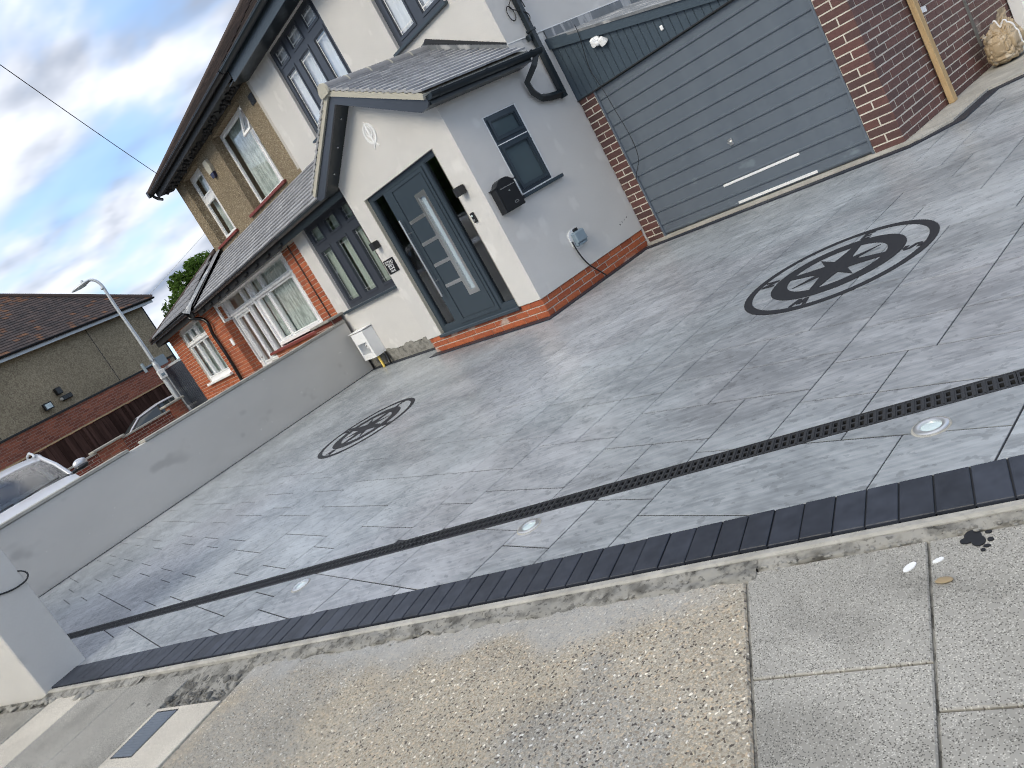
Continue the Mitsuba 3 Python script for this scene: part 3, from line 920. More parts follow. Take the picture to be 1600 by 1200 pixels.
put('party_wall', WORLD(bx(-13.1, -13.0, 7.0, 12.3, -0.1, 5.6)), 'm_room', hs)
put('party_wall', WORLD(bx(-12.74, -12.64, 6.26, 7.0, -0.1, 2.75)), 'm_room', hs)
put('floor', WORLD(cat(bx(-13.0, -7.25, 6.3, 12.3, 2.76, 2.84), bx(-13.0, -7.25, 6.3, 12.3, 0.1, 0.16), bx(-13.0, -7.22, 7.3, 12.3, 5.5, 5.56), bx(-9.9, -9.84, 7.3, 12.3, 0.16, 5.5), bx(-13, -7.25, 9.9, 9.96, 0.16, 5.5))), 'm_room', hs)
# ground floor wall and its base
BAY = facade(6.0)
w0 = (-12.26, -10.15, 1.13, 2.69)
put('bay_wall', BAY(extr(sbox(-12.72, 0.205, -9.71, 2.74).difference(rect(w0)), -0.25, 0)), 'm_render', hs)
base_top = [(-12.60, 0.26)] + [(x, 0.215 + 0.028 * math.sin(x * 9) + 0.012 * math.sin(x * 31)) for x in np.linspace(-11.7, -9.71, 26)] + [(-9.71, -0.1), (-12.60, -0.1)]

put('bare_base', BAY(extr(Polygon(base_top), -0.22, 0.004)), 'm_concrete', hs, uv=(0.1, 0.6), label='bare unrendered strip at the foot of the wall')
# windows of the house
col1 = [(-11.84, -11.50), (-11.25, -10.87), (-10.60, -10.25)]
cells = [(a, b, 5.12, 5.33) for a, b in col1] + [(a, b, 4.0, 4.93) for a, b in col1]
LEAD = (0.030, 0.055, 0.010)
wk = window(hs, UPW, 'window', w1, cells, 'm_anthracite_frame', 0.055, lead=(0.012, 0.05, 0.016), lead_mat='m_white_matt', sash=0.05)
put('sill', UPW(cbx(-12.03, -10.0, 3.83, 3.87, -0.12, 0.06)), 'm_anthracite', wk)
curtain(wk, UPW, -11.93, -10.1, 3.9, 5.42, -0.125, 'm_sheer', 0.03, 0.13)
cells = [(-8.70, -8.345, 4.0, 4.93), (-8.08, -7.72, 4.0, 4.93), (-8.70, -8.345, 5.12, 5.33), (-8.08, -7.72, 5.12, 5.33)]
wk = window(hs, UPW, 'window', w2, cells, 'm_anthracite_frame', 0.055, lead=(0.012, 0.05, 0.016), lead_mat='m_white_matt', sash=0.05)
put('sill', UPW(cbx(-8.92, -7.52, 3.83, 3.87, -0.12, 0.06)), 'm_anthracite', wk)
curtain(wk, UPW, -8.82, -7.6, 3.9, 5.42, -0.125, 'm_sheer', 0.03, 0.13)
col0 = [(-12.12, -11.75), (-11.46, -11.08), (-10.80, -10.42)]
cells = [(a, b, 2.36, 2.57) for a, b in col0] + [(a, b, 1.25, 2.17) for a, b in col0]
wk = window(hs, BAY, 'window', w0, cells, 'm_anthracite_frame', 0.055, lead=(0.040, 0.055, 0.006), lead_mat='m_galv', sash=0.045)
put('sill', BAY(cbx(-12.38, -10.05, 1.085, 1.13, -0.12, 0.07)), 'm_anthracite', wk)
for a, b in ((-12.22, -11.50), (-11.44, -10.72), (-10.66, -10.2)):
    curtain(wk, BAY, a, b, 1.16, 2.66, -0.15, 'm_blind_reflect', 0.03, 0.09)
# side window, still with raw white edges
wk = window(hs, SD, 'window', (6.125, 6.655, 1.39, 2.345), [(6.20, 6.585, 2.09, 2.265), (6.20, 6.585, 1.475, 1.925)], 'm_anthracite', 0.0, sash=0.045, glass='m_frost', sash_proud=0.018)
put('raw_edge', SD(cat(bx(6.108, 6.124, 1.378, 2.357, -0.05, 0.001), bx(6.656, 6.673, 1.378, 2.357, -0.05, 0.0015), bx(6.124, 6.656, 2.346, 2.358, -0.05, 0.001), bx(6.124, 6.656, 1.376, 1.389, -0.05, 0.002),
                       bx(6.135, 6.645, 1.995, 2.006, -0.01, 0.004))), 'm_white_matt', wk, label='raw white packing round the dark window')
put('sill', SD(cbx(6.09, 6.80, 1.332, 1.374, -0.05, 0.055)), 'm_anthracite', wk)
# porch walls
PF = facade(5.605)
door = (-9.31, -7.41, 0.23, 2.346)
gable = Polygon([(-9.73, 0.24), (-9.73, 2.78), (-8.36, 3.47), (-7.217, 2.905), (-7.217, 0.24)])
put('porch_wall', PF(extr(gable.difference(rect((door[0], door[1], 0.2, door[3]))), -0.25, 0)), 'm_render', hs)
put('porch_wall', WORLD(bx(-9.73, -9.5, 5.86, 7.0, 0.0, 2.78)), 'm_render', hs)
put('reveal_trim', PF(bx(-9.322, -9.305, 0.25, 2.35, -0.10, 0.002)), 'm_cream', hs)
put('reveal_trim', PF(bx(-7.415, -7.400, 0.25, 2.35, -0.10, 0.002)), 'm_cream', hs)
# plinth of brick
pl = new_key('plinth', hs)
put('mortar', WORLD(cat(bx(-9.70, -6.988, 5.630, 5.9, -0.1, 0.238), bx(-7.2, -6.990, 5.63, 7.66, -0.1, 0.238))), 'm_mortar', pl)
PLF, PLS = facade(5.620), sidewall(-6.980)
bricks(pl, PLF, sbox(-9.70, 0.0, -6.98, 0.234), 0.2, L=0.242, H=0.079, b_off=0.0, a_off=-6.98)
bricks(pl, PLS, sbox(5.62, 0.0, 7.655, 0.234), 0.2, L=0.242, H=0.079, b_off=0.0, a_off=5.62 + 0.11)
# entrance door
dr_ = new_key('front_door', hs)
DF = facade(5.655)
fr_poly = sbox(-9.305, 0.25, -7.415, 2.342)
slL, slR, leaf = (-9.215, -8.90, 0.33, 2.285), (-7.76, -7.475, 0.33, 2.285), (-8.815, -7.825, 0.285, 2.27)
put('frame', DF(extr(fr_poly.difference(rect(slL)).difference(rect(slR)).difference(rect(leaf)), -0.07, 0.0)), 'm_anthracite', dr_)
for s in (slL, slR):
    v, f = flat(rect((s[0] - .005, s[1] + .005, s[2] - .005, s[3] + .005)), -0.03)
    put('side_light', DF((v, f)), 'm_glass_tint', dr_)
    put('bead', DF(extr(rect(s).difference(rect((s[0] + .014, s[1] - .014, s[2] + .014, s[3] - .014))), -0.028, -0.008)), 'm_anthracite', dr_)
leaf_i = (-8.675, -7.878, 0.335, 2.222)
leaf_j = (-8.655, -7.898, 0.355, 2.202)
glz = (-8.185, -8.065, 0.665, 1.965)
put('leaf', DF(cat(extr(rect((leaf[0] + .004, leaf[1] - .004, leaf[2] + .004, leaf[3] - .004)).difference(rect(leaf_i)), -0.06, 0.012),
                   extr(rect(leaf_i).difference(rect(leaf_j)), -0.06, 0.001), extr(rect(leaf_j).difference(rect(glz)), -0.06, 0.010))), 'm_anthracite', dr_)
put('glass_strip', DF((lambda vf: vf)(flat(rect(glz), -0.018))), 'm_frost_pale', dr_)
put('glass_trim', DF(cat(extr(rect((-8.255, -8.005, 0.60, 2.03)).difference(rect((-8.205, -8.045, 0.645, 1.985))), 0.009, 0.016), extr(rect((-8.205, -8.045, 0.645, 1.985)).difference(rect(glz)), -0.02, 0.011))), 'm_steel', dr_)
for z in (1.765, 1.445, 1.135, 0.830):
    put('inlay_bar', DF(cbx(-8.658, -8.262, z - 0.022, z + 0.024, 0.009, 0.014, 0.002)), 'm_steel', dr_)
hp = [(-8.757, 0.735, 0.075), (-8.757, 1.87, 0.075)]
put('handle', DF(cat(tube(hp, 0.017, 14), tube([(-8.757, 0.95, 0.0), (-8.757, 0.95, 0.075)], 0.010, 8), tube([(-8.757, 1.66, 0.0), (-8.757, 1.66, 0.075)], 0.010, 8))), 'm_steel', dr_, smooth=40)
put('sill', DF(cbx(-9.335, -7.395, 0.205, 0.249, -0.10, 0.085, 0.006)), 'm_anthracite', dr_)
put('hall', WORLD(cat(bx(-9.5, -7.25, 8.6, 8.7, 0.1, 2.75), bx(-9.55, -9.5, 5.9, 8.7, 0.1, 2.75), bx(-9.5, -7.25, 5.9, 8.7, 2.70, 2.75), bx(-9.5, -7.25, 5.7, 8.7, 0.12, 0.16))), 'm_room', dr_)
# porch roof
pr = new_key('porch_roof', hs)
SL = math.hypot(1.63, 0.80)
ca, sa = 1.63 / SL, 0.80 / SL
RS = Fr((-6.725, 5.325, 2.795), (0, 1, 0), (-ca, 0, sa))
put('deck', RS(bx(0, 1.68, 0.0, SL - 0.02, -0.06, -0.004)), 'm_cream', pr)
tiles(pr, RS, 1.665, 14, SL / 14, 0.166, 0.3, thick=0.022, lift=0.030, gap=0.002)
LS = Fr((-9.995, 6.99, 2.795), (0, -1, 0), (ca, 0, sa))
put('deck', LS(bx(0, 1.66, 0.0, SL - 0.02, -0.06, -0.004)), 'm_cream', pr)
tiles(pr, LS, 1.665, 14, SL / 14, 0.166, 0.3, thick=0.022, lift=0.030, joined=True)
for i in range(5):
    y0, y1 = 5.315 + i * 0.345, 5.315 + (i + 1) * 0.345 - 0.012
    ang = np.linspace(-0.35, math.pi + 0.35, 15)
    prof = np.column_stack([-8.36 + 0.125 * np.cos(ang), 3.585 + 0.10 * np.sin(ang)])
    inner = np.column_stack([-8.36 + 0.108 * np.cos(ang), 3.585 + 0.083 * np.sin(ang)])
    poly = Polygon(np.vstack([prof, inner[::-1]]))
    m = extr(poly, 0, y1 - y0)
    v = m.vertices.copy()
    put('ridge_tile', trimesh.Trimesh(np.column_stack([v[:, 0], y1 - v[:, 2], v[:, 1]]), m.faces, process=False), 'm_tile', pr, smooth=30, uv=(0.25 + 0.3 * RNG.random(), 0.0))
    m = extr(Polygon(np.vstack([np.column_stack([-8.36 + 0.128 * np.cos(ang), 3.585 + 0.103 * np.sin(ang)]), inner[::-1]])), 0, 0.020)
    v = m.vertices
    put('ridge_joint', trimesh.Trimesh(np.column_stack([v[:, 0], (y0 + 0.002 if i == 0 else y0) - v[:, 2] + 0.004, v[:, 1]]), m.faces, process=False), 'm_cream', pr)
put('ridge_end', WORLD(trimesh.Trimesh(*(lambda m: (np.column_stack([m.vertices[:, 0], 5.325 - m.vertices[:, 2], m.vertices[:, 1]]), m.faces))(extr(Point(-8.36, 3.585).buffer(0.106, 12).intersection(sbox(-9, 3.54, -8, 4)), 0, 0.03)), process=False)), 'm_cream', pr)
# verge mortar: lumpy cement fill under the tile ends


def verge(x0, z0, x1, z1, seed):
    n = 120
    t = np.linspace(0, 1, n)
    xs, zs = x0 + (x1 - x0) * t, z0 + (z1 - z0) * t
    saw = 0.024 * (1 - np.abs(((t * 14) % 1) * 2 - 1))
    ln = 0.008 * (meshkit.fbm(np.column_stack([t * 60, t * 0, t * 0 + seed]), 3, seed) - 0.5)
    rows = []
    for y, dz in ((5.40, 0.0), (5.352 , 0.0), (5.340, 0.015), (5.346, 0.034), (5.39, 0.042)):
        rows.append(np.column_stack([xs, np.full(n, y) + ln - saw * 0.6 * (dz > 0.01), zs + dz + ln + saw * 0.5 * (dz > 0.03)]))
    v = np.vstack(rows)
    f = []
    for r in range(4):
        for i in range(n - 1):
            a = r * n + i
            f += [[a, a + 1, a + n + 1], [a, a + n + 1, a + n]]
    return v, np.array(f)


put('verge_mortar', WORLD(verge(-8.40, 3.585, -6.75, 2.775, 2)), 'm_cream', pr)
put('verge_mortar', WORLD(verge(-8.32, 3.585, -9.97, 2.775, 4)), 'm_cream', pr)
BG = facade(5.385)
bR = Polygon([(-8.36, 3.585), (-6.76, 2.800), (-6.74, 2.78), (-6.74, 2.70), (-6.80, 2.662), (-6.93, 2.662), (-8.36, 3.415)])
bL = Polygon([(-8.36, 3.585), (-9.96, 2.800), (-9.98, 2.78), (-9.98, 2.70), (-9.92, 2.662), (-9.79, 2.662), (-8.36, 3.415)])
put('barge_board', BG(extr(bR, 0, 0.028)), 'm_anthracite_frame', pr)
put('barge_board', BG(extr(affinity.translate(bL, -0.001, 0), 0, 0.028)), 'm_anthracite_frame', pr)
soff = [np.array(q) for q in ((-8.36, 3.43), (-6.90, 2.685))]
put('soffit', WORLD(trimesh.Trimesh(*(lambda m: (np.column_stack([m.vertices[:, 0], 5.605 - m.vertices[:, 2], m.vertices[:, 1]]), m.faces))(extr(Polygon([(-8.36, 3.452), (-6.74, 2.69), (-6.74, 2.675), (-6.92, 2.675), (-8.36, 3.432)]), 0.0, 0.22)), process=False)), 'm_gutter', pr)
put('soffit', WORLD(trimesh.Trimesh(*(lambda m: (np.column_stack([m.vertices[:, 0], 5.605 - m.vertices[:, 2], m.vertices[:, 1]]), m.faces))(extr(Polygon([(-8.36, 3.450), (-9.98, 2.69), (-9.98, 2.675), (-9.80, 2.675), (-8.36, 3.430)]), 0.0, 0.22)), process=False)), 'm_gutter', pr)
for q in range(3):
    x = -8.62 - q * 0.42
    z = 3.43 + (x + 8.36) * 0.526
    put('screw', WORLD(bx(x - 0.008, x + 0.008, 5.49, 5.506, z - 0.012, z - 0.001)), 'm_white_matt', pr)
put('soffit', WORLD(bx(-6.966, -6.752, 5.39, 7.02, 2.672, 2.684)), 'm_gutter', pr)
put('fascia', WORLD(bx(-6.752, -6.735, 5.387, 7.02, 2.668, 2.80)), 'm_gutter', pr)


def gutter(p0, p1, r, out, th=0.004):
    """Half-round gutter from p0 to p1; out = horizontal unit vector away from the wall."""
    p0, p1, out = np.array(p0, float), np.array(p1, float), np.array(out, float)
    ang = np.linspace(math.pi, 2 * math.pi, 11)
    rows = []
    for rr in (r, r - th):
        for p in (p0, p1):
            rows.append(np.array([p + out * rr * math.cos(a) + np.array([0, 0, rr * math.sin(a)]) for a in ang]))
    v = np.vstack(rows)
    n = 11
    f = []
    for s in range(2):
        b = s * 2 * n
        for i in range(n - 1):
            q = [[b + i, b + i + 1, b + n + i + 1], [b + i, b + n + i + 1, b + n + i]]
            f += q
    for e in (0, n):                                   # closed ends
        c = len(v); pe = p0 if e == 0 else p1
        v = np.vstack([v, [pe]])
        for i in range(n - 1):
            f.append([c, e + i, e + i + 1])
    for i in (0, n - 1):                               # rims
        f += [[i, n + i, 3 * n + i], [i, 3 * n + i, 2 * n + i]]
    lip = tube([p0 + out * r, p1 + out * r], 0.006, 6)
    return cat((v, np.array(f)), lip)


put('gutter', WORLD(gutter((-6.685, 5.36, 2.765), (-6.685, 7.16, 2.755), 0.058, (1, 0, 0))), 'm_gutter', pr)
for y in (5.48, 6.20, 6.95):
    put('gutter_clip', WORLD(gutter((-6.685, y, 2.766), (-6.685, y + 0.035, 2.766), 0.064, (1, 0, 0), 0.006)), 'm_gutter', pr)
ld = Polygon([(-8.44, 3.60), (-8.36, 3.70), (-8.24, 3.715), (-6.962, 3.005), (-6.962, 2.91), (-8.2, 3.52)])
put('flashing', UPW(extr(ld, 0.0, 0.012)), 'm_lead', pr)
put('flashing', UPW(extr(Polygon([(-8.30, 3.69), (-8.22, 3.725), (-6.955, 3.022), (-6.955, 3.002)]), 0.0, 0.02)), 'm_black_matt', pr)
SQ = 4
put('rain_pipe', WORLD(tube([(-6.70, 7.10, 2.72), (-6.76, 7.04, 2.62), (-6.905, 6.955, 2.50), (-6.912, 6.975, 2.37), (-6.912, 7.06, 2.27), (-6.912, 7.20, 2.235), (-6.912, 7.42, 2.215)], 0.047, 4, True, True)), 'm_gutter', hs)
put('rain_pipe', WORLD(tube([(-6.905, 7.42, 5.5), (-6.905, 7.42, 2.16)], 0.047, 4, True, True)), 'm_gutter', hs)
for z in (3.02, 4.4):
    put('pipe_clip', WORLD(cbx(-6.955, -6.862, 7.372, 7.468, z, z + 0.03, 0.003)), 'm_gutter', hs)
put('pipe_clip', WORLD(cbx(-6.955, -6.90, 7.33, 7.36, 2.93, 3.0, 0.003)), 'm_gutter', hs)
loop = [(-6.93, 7.27 + 0.055 * math.cos(t), 3.30 + 0.09 * math.sin(t)) for t in np.linspace(0, 2 * math.pi, 26)]
put('loose_cable', WORLD(cat(tube(loop, 0.006, 6), tube(spline([(-6.90, 7.36, 3.55), (-6.89, 7.30, 3.42), (-6.92, 7.28, 3.38), (-6.90, 7.36, 3.30), (-6.89, 7.40, 3.1)]), 0.007, 6), tube(spline([(-6.88, 7.35, 3.6), (-6.87, 7.44, 3.45), (-6.87, 7.47, 3.3)]), 0.007, 6))), 'm_black', hs, smooth=True)
# first-floor eaves and roof of the house
SOF = Polygon([(-13.0, 6.62), (-6.70, 6.62), (-6.70, 7.0), (-13.0, 7.0)])
put('soffit', WORLD(extr(SOF, 5.43, 5.45)), 'm_gutter', hs)
put('fascia', WORLD(bx(-12.7, -6.68, 6.60, 6.62, 5.39, 5.60)), 'm_anthracite', hs)
put('gutter', WORLD(gutter((-12.7, 6.53, 5.645), (-6.64, 6.53, 5.645), 0.075, (0, -1, 0))), 'm_gutter', hs)
mr = new_key('main_roof', hs)
MR = Fr((-13.0, 6.52, 5.64), (1, 0, 0), (0, 0.80, 0.60))
put('deck', MR(bx(0, 6.3, 0.0, 4.4, -0.06, -0.004)), 'm_black_matt', mr)
tiles(mr, MR, 6.3, 20, 0.22, 0.30, 0.5, thick=0.014, lift=0.018, joined=True)
put('back_slope', WORLD((np.array([[-13.0, 10.0, 8.3], [-6.7, 10.0, 8.3], [-6.7, 12.6, 5.6], [-13.0, 12.6, 5.6]]), np.array([[0, 2, 1], [0, 3, 2]]))), 'm_black_matt', mr)
put('gable_end', WORLD((np.array([[-6.955, 6.9, 5.6], [-6.955, 12.5, 5.6], [-6.955, 10.0, 8.2]]), np.array([[0, 1, 2]]))), 'm_render', mr)
# lean-to roof over the ground floor of the house
LT = math.hypot(1.30, 0.86)
LTF = Fr((-12.86, 5.70, 2.775), (1, 0, 0), (0, 1.30 / LT, 0.86 / LT))
lt = new_key('lean_to_roof', hs)
put('deck', LTF(bx(0, 3.15, 0, LT, -0.05, -0.004)), 'm_black_matt', lt)
tiles(lt, LTF, 3.15, 11, LT / 11, 0.33, 0.0, thick=0.020, lift=0.026, gap=0.002)
put('fascia', WORLD(bx(-12.72, -9.75, 5.73, 5.755, 2.60, 2.77)), 'm_gutter', lt)
put('soffit', WORLD(bx(-12.72, -9.75, 5.755, 5.998, 2.675, 2.70)), 'm_gutter', lt)
put('gutter', WORLD(gutter((-12.45, 5.675, 2.765), (-9.80, 5.675, 2.765), 0.058, (0, -1, 0))), 'm_gutter', lt)

# fittings on the house
k = thing('letter_box', 'black letter box with arched lid beside the small side window', 'letter box')
LB = sidewall(-6.967)
arch = [(5.675, 1.597), (5.73, 1.600)] + [(5.845 + 0.0 + 0.112 * math.cos(t) , 1.588 + 0.066 * math.sin(t)) for t in np.linspace(math.pi, 0, 16)] + [(6.00, 1.600), (6.022, 1.594), (6.012, 1.580)]
arch = [(5.672, 1.590), (5.70, 1.594), (5.728, 1.603), (5.748, 1.622)] + [(5.858 + 0.105 * math.cos(t), 1.618 + 0.042 * math.sin(t)) for t in np.linspace(math.pi * .95, math.pi * .05, 14)] + [(5.975, 1.612), (6.00, 1.603), (6.048, 1.600)]
lid = Polygon(arch + [(6.048, 1.588), (5.672, 1.578)])
put('lid', LB(extr(lid, 0.004, 0.117)), 'm_black', k, smooth=25)
put('body', LB(cbx(5.690, 6.015, 1.285, 1.586, 0.0, 0.105, 0.006)), 'm_black', k)
put('front', LB(cat(extr(Polygon(arch[2:-2] + [(6.00, 1.30), (5.705, 1.30)]), 0.105, 0.111))), 'm_black', k)
put('slot', LB(cbx(5.75, 5.99, 1.548, 1.556, 0.110, 0.118, 0.002)), 'm_steel', k)
put('lock', LB(tube([(5.868, 1.498, 0.110), (5.868, 1.498, 0.117)], 0.010, 14)), 'm_steel', k)
put('name_window', LB(extr(sbox(5.868, 1.338, 5.925, 1.366).difference(sbox(5.874, 1.343, 5.919, 1.361)), 0.110, 0.114)), 'm_steel', k)
for x, lb in ((-9.57, 'black cube wall light left of the front door'), (-7.25, 'black cube wall light right of the front door')):
    k = thing('wall_light', lb, 'wall light', 'wall lights beside the front door')
    put('body', PF(cbx(x - 0.052, x + 0.052, 1.715, 1.822, 0.012, 0.115, 0.004)), 'm_black_matt', k)
    put('back_plate', PF(cbx(x - 0.040, x + 0.040, 1.728, 1.810, 0.0, 0.012, 0.002)), 'm_black_matt', k)
    put('lens', PF(bx(x - 0.03, x + 0.03, 1.7135, 1.716, 0.03, 0.09)), 'm_lens', k)
k = thing('door_bell', 'slim black video door bell right of the front door', 'door bell')
put('body', PF(cbx(-7.352, -7.290, 1.366, 1.490, 0.0, 0.026, 0.006)), 'm_black', k)
put('button', PF(tube([(-7.321, 1.398, 0.024), (-7.321, 1.398, 0.030)], 0.016, 18)), 'm_steel', k)
put('camera_eye', PF(tube([(-7.321, 1.455, 0.024), (-7.321, 1.455, 0.029)], 0.014, 18)), 'm_lens', k)
k = thing('house_sign', 'small black square house number sign left of the front door', 'sign')
put('plate', PF(cbx(-9.700, -9.405, 1.312, 1.522, 0.004, 0.012, 0.003)), 'm_black', k)
for txt, h, z, bold in (('SIDHU', 0.052, 1.448, False), ('232', 0.062, 1.375, True), ('HOUSE', 0.030, 1.330, False)):
    m = meshkit.text_mesh(txt, h, 0.002, bold)
    m.apply_translation((-9.5525 - 0.5 * (m.bounds[0][0] + m.bounds[1][0]), z, 0.012))
    wd = m.bounds[1][0] - m.bounds[0][0]
    if wd > 0.25:
        m.vertices[:, 0] = -9.5525 + (m.vertices[:, 0] + 9.5525) * 0.25 / wd
    put('lettering', PF(m), 'm_white_matt', k)
# emblem on the gable: two curved blades round a ring, upright blade in the middle
k = thing('gable_emblem', 'white sword and ring emblem fixed on the porch gable', 'emblem')


def arc(cx, cy, r, a0, a1, w0, w1, n=20):
    a = np.radians(np.linspace(a0, a1, n))
    w = w0 + (w1 - w0) * np.sin(np.linspace(0, math.pi, n))
    o = [(cx + (r + w_ / 2) * math.cos(t), cy + (r + w_ / 2) * math.sin(t)) for t, w_ in zip(a, w)]
    i = [(cx + (r - w_ / 2) * math.cos(t), cy + (r - w_ / 2) * math.sin(t)) for t, w_ in zip(a, w)]
    return Polygon(o + i[::-1]).buffer(0)


ex, ez = -8.375, 2.95
put('blade', PF(extr(arc(ex + 0.01, ez, 0.125, 95, 285, 0.004, 0.040), 0.0, 0.010)), 'm_white', k)
put('blade', PF(extr(arc(ex - 0.01, ez, 0.125, 85, -105, 0.004, 0.040), 0.0, 0.010)), 'm_white', k)
put('ring', PF(extr(affinity.translate(annulus(0.055, 0.075), ex, ez + 0.02), 0.0, 0.009)), 'm_white', k)
put('upright_blade', PF(extr(Polygon([(ex, ez + 0.16), (ex + 0.024, ez + 0.08), (ex + 0.014, ez - 0.05), (ex + 0.02, ez - 0.10), (ex, ez - 0.15), (ex - 0.02, ez - 0.10), (ex - 0.014, ez - 0.05), (ex - 0.024, ez + 0.08)]), 0.0, 0.013)), 'm_white', k)
put('hilt', PF(extr(LineString([(ex - 0.06, ez - 0.18), (ex, ez - 0.115)]).buffer(0.008), 0.0, 0.010)), 'm_white', k)
put('hilt', PF(extr(LineString([(ex + 0.06, ez - 0.18), (ex, ez - 0.115)]).buffer(0.008), 0.0, 0.0105)), 'm_white', k)
# meter box
k = thing('meter_box', 'white gas meter box low on the wall beside the grey garden wall', 'meter box')
MB = facade(5.78)
dro = sbox(-12.282, 0.222, -11.812, 0.722)
hole = sbox(-12.235, 0.322, -11.885, 0.525)
put('door', MB(extr(dro.difference(hole), -0.012, 0.0)), 'm_white', k)
put('body', MB(cat(bx(-12.275, -12.255, 0.225, 0.72, -0.215, -0.013), bx(-11.84, -11.815, 0.225, 0.72, -0.215, -0.013), bx(-12.255, -11.84, 0.225, 0.245, -0.215, -0.013), bx(-12.255, -11.84, 0.70, 0.72, -0.215, -0.013), bx(-12.255, -11.84, 0.245, 0.70, -0.21, -0.19))), 'm_white', k)
put('back_plate', MB(cbx(-12.40, -11.80, 0.735, 0.752, -0.215, -0.02, 0.003)), 'm_white_matt', k)
put('meter', MB(cat(cbx(-12.04, -11.93, 0.40, 0.50, -0.12, -0.03, 0.01), tube([(-11.985, 0.455, -0.03), (-11.985, 0.455, -0.024)], 0.02, 14))), 'm_white_matt', k)
put('meter_dial', MB(tube([(-11.985, 0.455, -0.026), (-11.985, 0.455, -0.018)], 0.014, 14)), 'm_black', k)
put('gas_pipe', WORLD(tube(spline([(-11.93, 5.86, 0.23), (-11.90, 5.85, 0.12), (-11.86, 5.83, 0.0)], 8), 0.022, 10)), 'm_yellow', k, smooth=True)
put('sleeve', WORLD(tube(spline([(-11.99, 5.9, 0.23), (-11.99, 5.89, 0.1), (-11.98, 5.88, 0.0)], 8), 0.022, 10)), 'm_black', k, smooth=True)
put('sleeve', WORLD(tube(spline([(-11.80, 5.93, 0.23), (-11.78, 5.93, 0.1), (-11.76, 5.90, 0.0)], 8), 0.03, 10)), 'm_black', k, smooth=True)
# outdoor socket with its cable
k = thing('outdoor_socket', 'grey weatherproof socket low on the side wall with a hanging black cable', 'socket')
put('gasket', SD(extr(Point(6.535, 0.607).buffer(0.125, 20).intersection(sbox(6.43, 0.49, 6.64, 0.73)), 0.0, 0.016)), 'm_white_matt', k, smooth=30)
put('back_box', SD(cbx(6.468, 6.665, 0.512, 0.690, 0.014, 0.055, 0.012)), 'm_socket', k)
put('lid', SD(cbx(6.462, 6.648, 0.545, 0.688, 0.056, 0.095, 0.014)), 'm_socket', k)
put('latch', SD(cbx(6.50, 6.61, 0.512, 0.54, 0.056, 0.080, 0.006)), 'm_socket', k)
put('conduit', SD(cbx(6.535, 6.60, 0.69, 0.725, 0.01, 0.05, 0.006)), 'm_black', k)
put('cable', WORLD(tube(spline([(-6.94, 6.44, 0.60), (-6.935, 6.435, 0.52), (-6.935, 6.46, 0.37), (-6.94, 6.515, 0.245), (-6.935, 6.58, 0.15), (-6.92, 6.66, 0.03), (-6.91, 6.67, 0.0)], 26), 0.009, 8)), 'm_black', k, smooth=True)
put('screw_hole', SD(cat(*[tube([(7.335 + 0.055 * i, 0.445 + 0.012 * i, -0.001), (7.335 + 0.055 * i, 0.445 + 0.012 * i, 0.001)], 0.008, 8) for i in range(4)])), 'm_black_matt', hs, kind='stuff')

# ------------------------------------------------------------------ garage
ga = math.radians(1.69)
GF = Fr((-6.967, 7.67, 0.0), (math.cos(ga), math.sin(ga), 0), (0, 0, 1))
gk = thing('garage', 'lean-to garage with wide ribbed grey door between brown brick piers', 'garage')
gd = new_key('door', gk)
seams = [0.045] + [0.159 + 0.1735 * i for i in range(11)] + [2.035]
for b0, b1 in zip(seams[:-1], seams[1:]):
    g = 0.006
    prof = [(b0 + 0.0, -0.012), (b0 + g, -0.012), (b0 + g + 0.010, 0.004), (b0 + 0.032, 0.006), (b0 + 0.036, 0.0), (b1 - 0.006, 0.0), (b1, -0.012), (b1, -0.03), (b0, -0.03)]
    P = Polygon(prof)
    m = extr(P, 0.0, 2.775)                      # (b, c) profile extruded along a
    v = m.vertices
    put('panel', GF(trimesh.Trimesh(np.column_stack([v[:, 2] + 0.295, v[:, 0], v[:, 1] - 0.03]), m.faces[:, [0, 1, 2]], process=False)), 'm_garage', gd)
put('frame', GF(cbx(0.272, 0.297, 0.03, 2.045, -0.06, 0.0)), 'm_garage', gd)
put('frame', GF(cbx(3.066, 3.092, 0.03, 2.045, -0.06, 0.0)), 'm_garage', gd)
put('white_batten', GF(cbx(1.36, 2.36, 0.312, 0.340, -0.03, -0.022, 0.002)), 'm_white_matt', gd)
put('white_batten', GF(cbx(1.45, 2.47, 0.062, 0.092, -0.03, -0.020, 0.002)), 'm_white_matt', gd)
put('lock_handle', GF(cat(cbx(1.662, 1.712, 0.715, 0.79, -0.03, -0.012, 0.004), tube([(1.687, 0.755, -0.012), (1.687, 0.755, 0.012)], 0.012, 12), cbx(1.668, 1.706, 0.745, 0.765, 0.010, 0.022, 0.003))), 'm_steel', gd)
put('threshold', GF(extr(sbox(-0.05, -0.05, 3.42, 0.034), -0.2, 0.030)), 'm_concrete', gk, uv=(0.9, 0.1))
put('mortar', GF(extr(sbox(0.008, 0.0, 0.268, 2.04), -0.25, -0.0045)), 'm_mortar', gk)
put('mortar', GF(extr(sbox(3.096, 0.0, 3.392, 2.04), -0.35, -0.0045)), 'm_mortar', gk)
SBX = -6.967 + 3.397 * math.cos(ga)
SBY = 7.67 + 3.397 * math.sin(ga)
SB = Fr((SBX, SBY, 0), (0, 1, 0), (0, 0, 1))
put('mortar', SB(extr(sbox(0.005, 0.0, 4.25, 2.0), -0.22, -0.0045)), 'm_mortar', gk)
bricks(gk, GF, sbox(0.004, 0.03, 0.270, 2.04), 0.5, L=0.266, H=0.0857, b_off=0.008, a_off=0.004)
bricks(gk, GF, sbox(3.094, 0.03, 3.397, 1.62), 0.5, L=0.303, H=0.0857, b_off=0.008, a_off=3.094 )
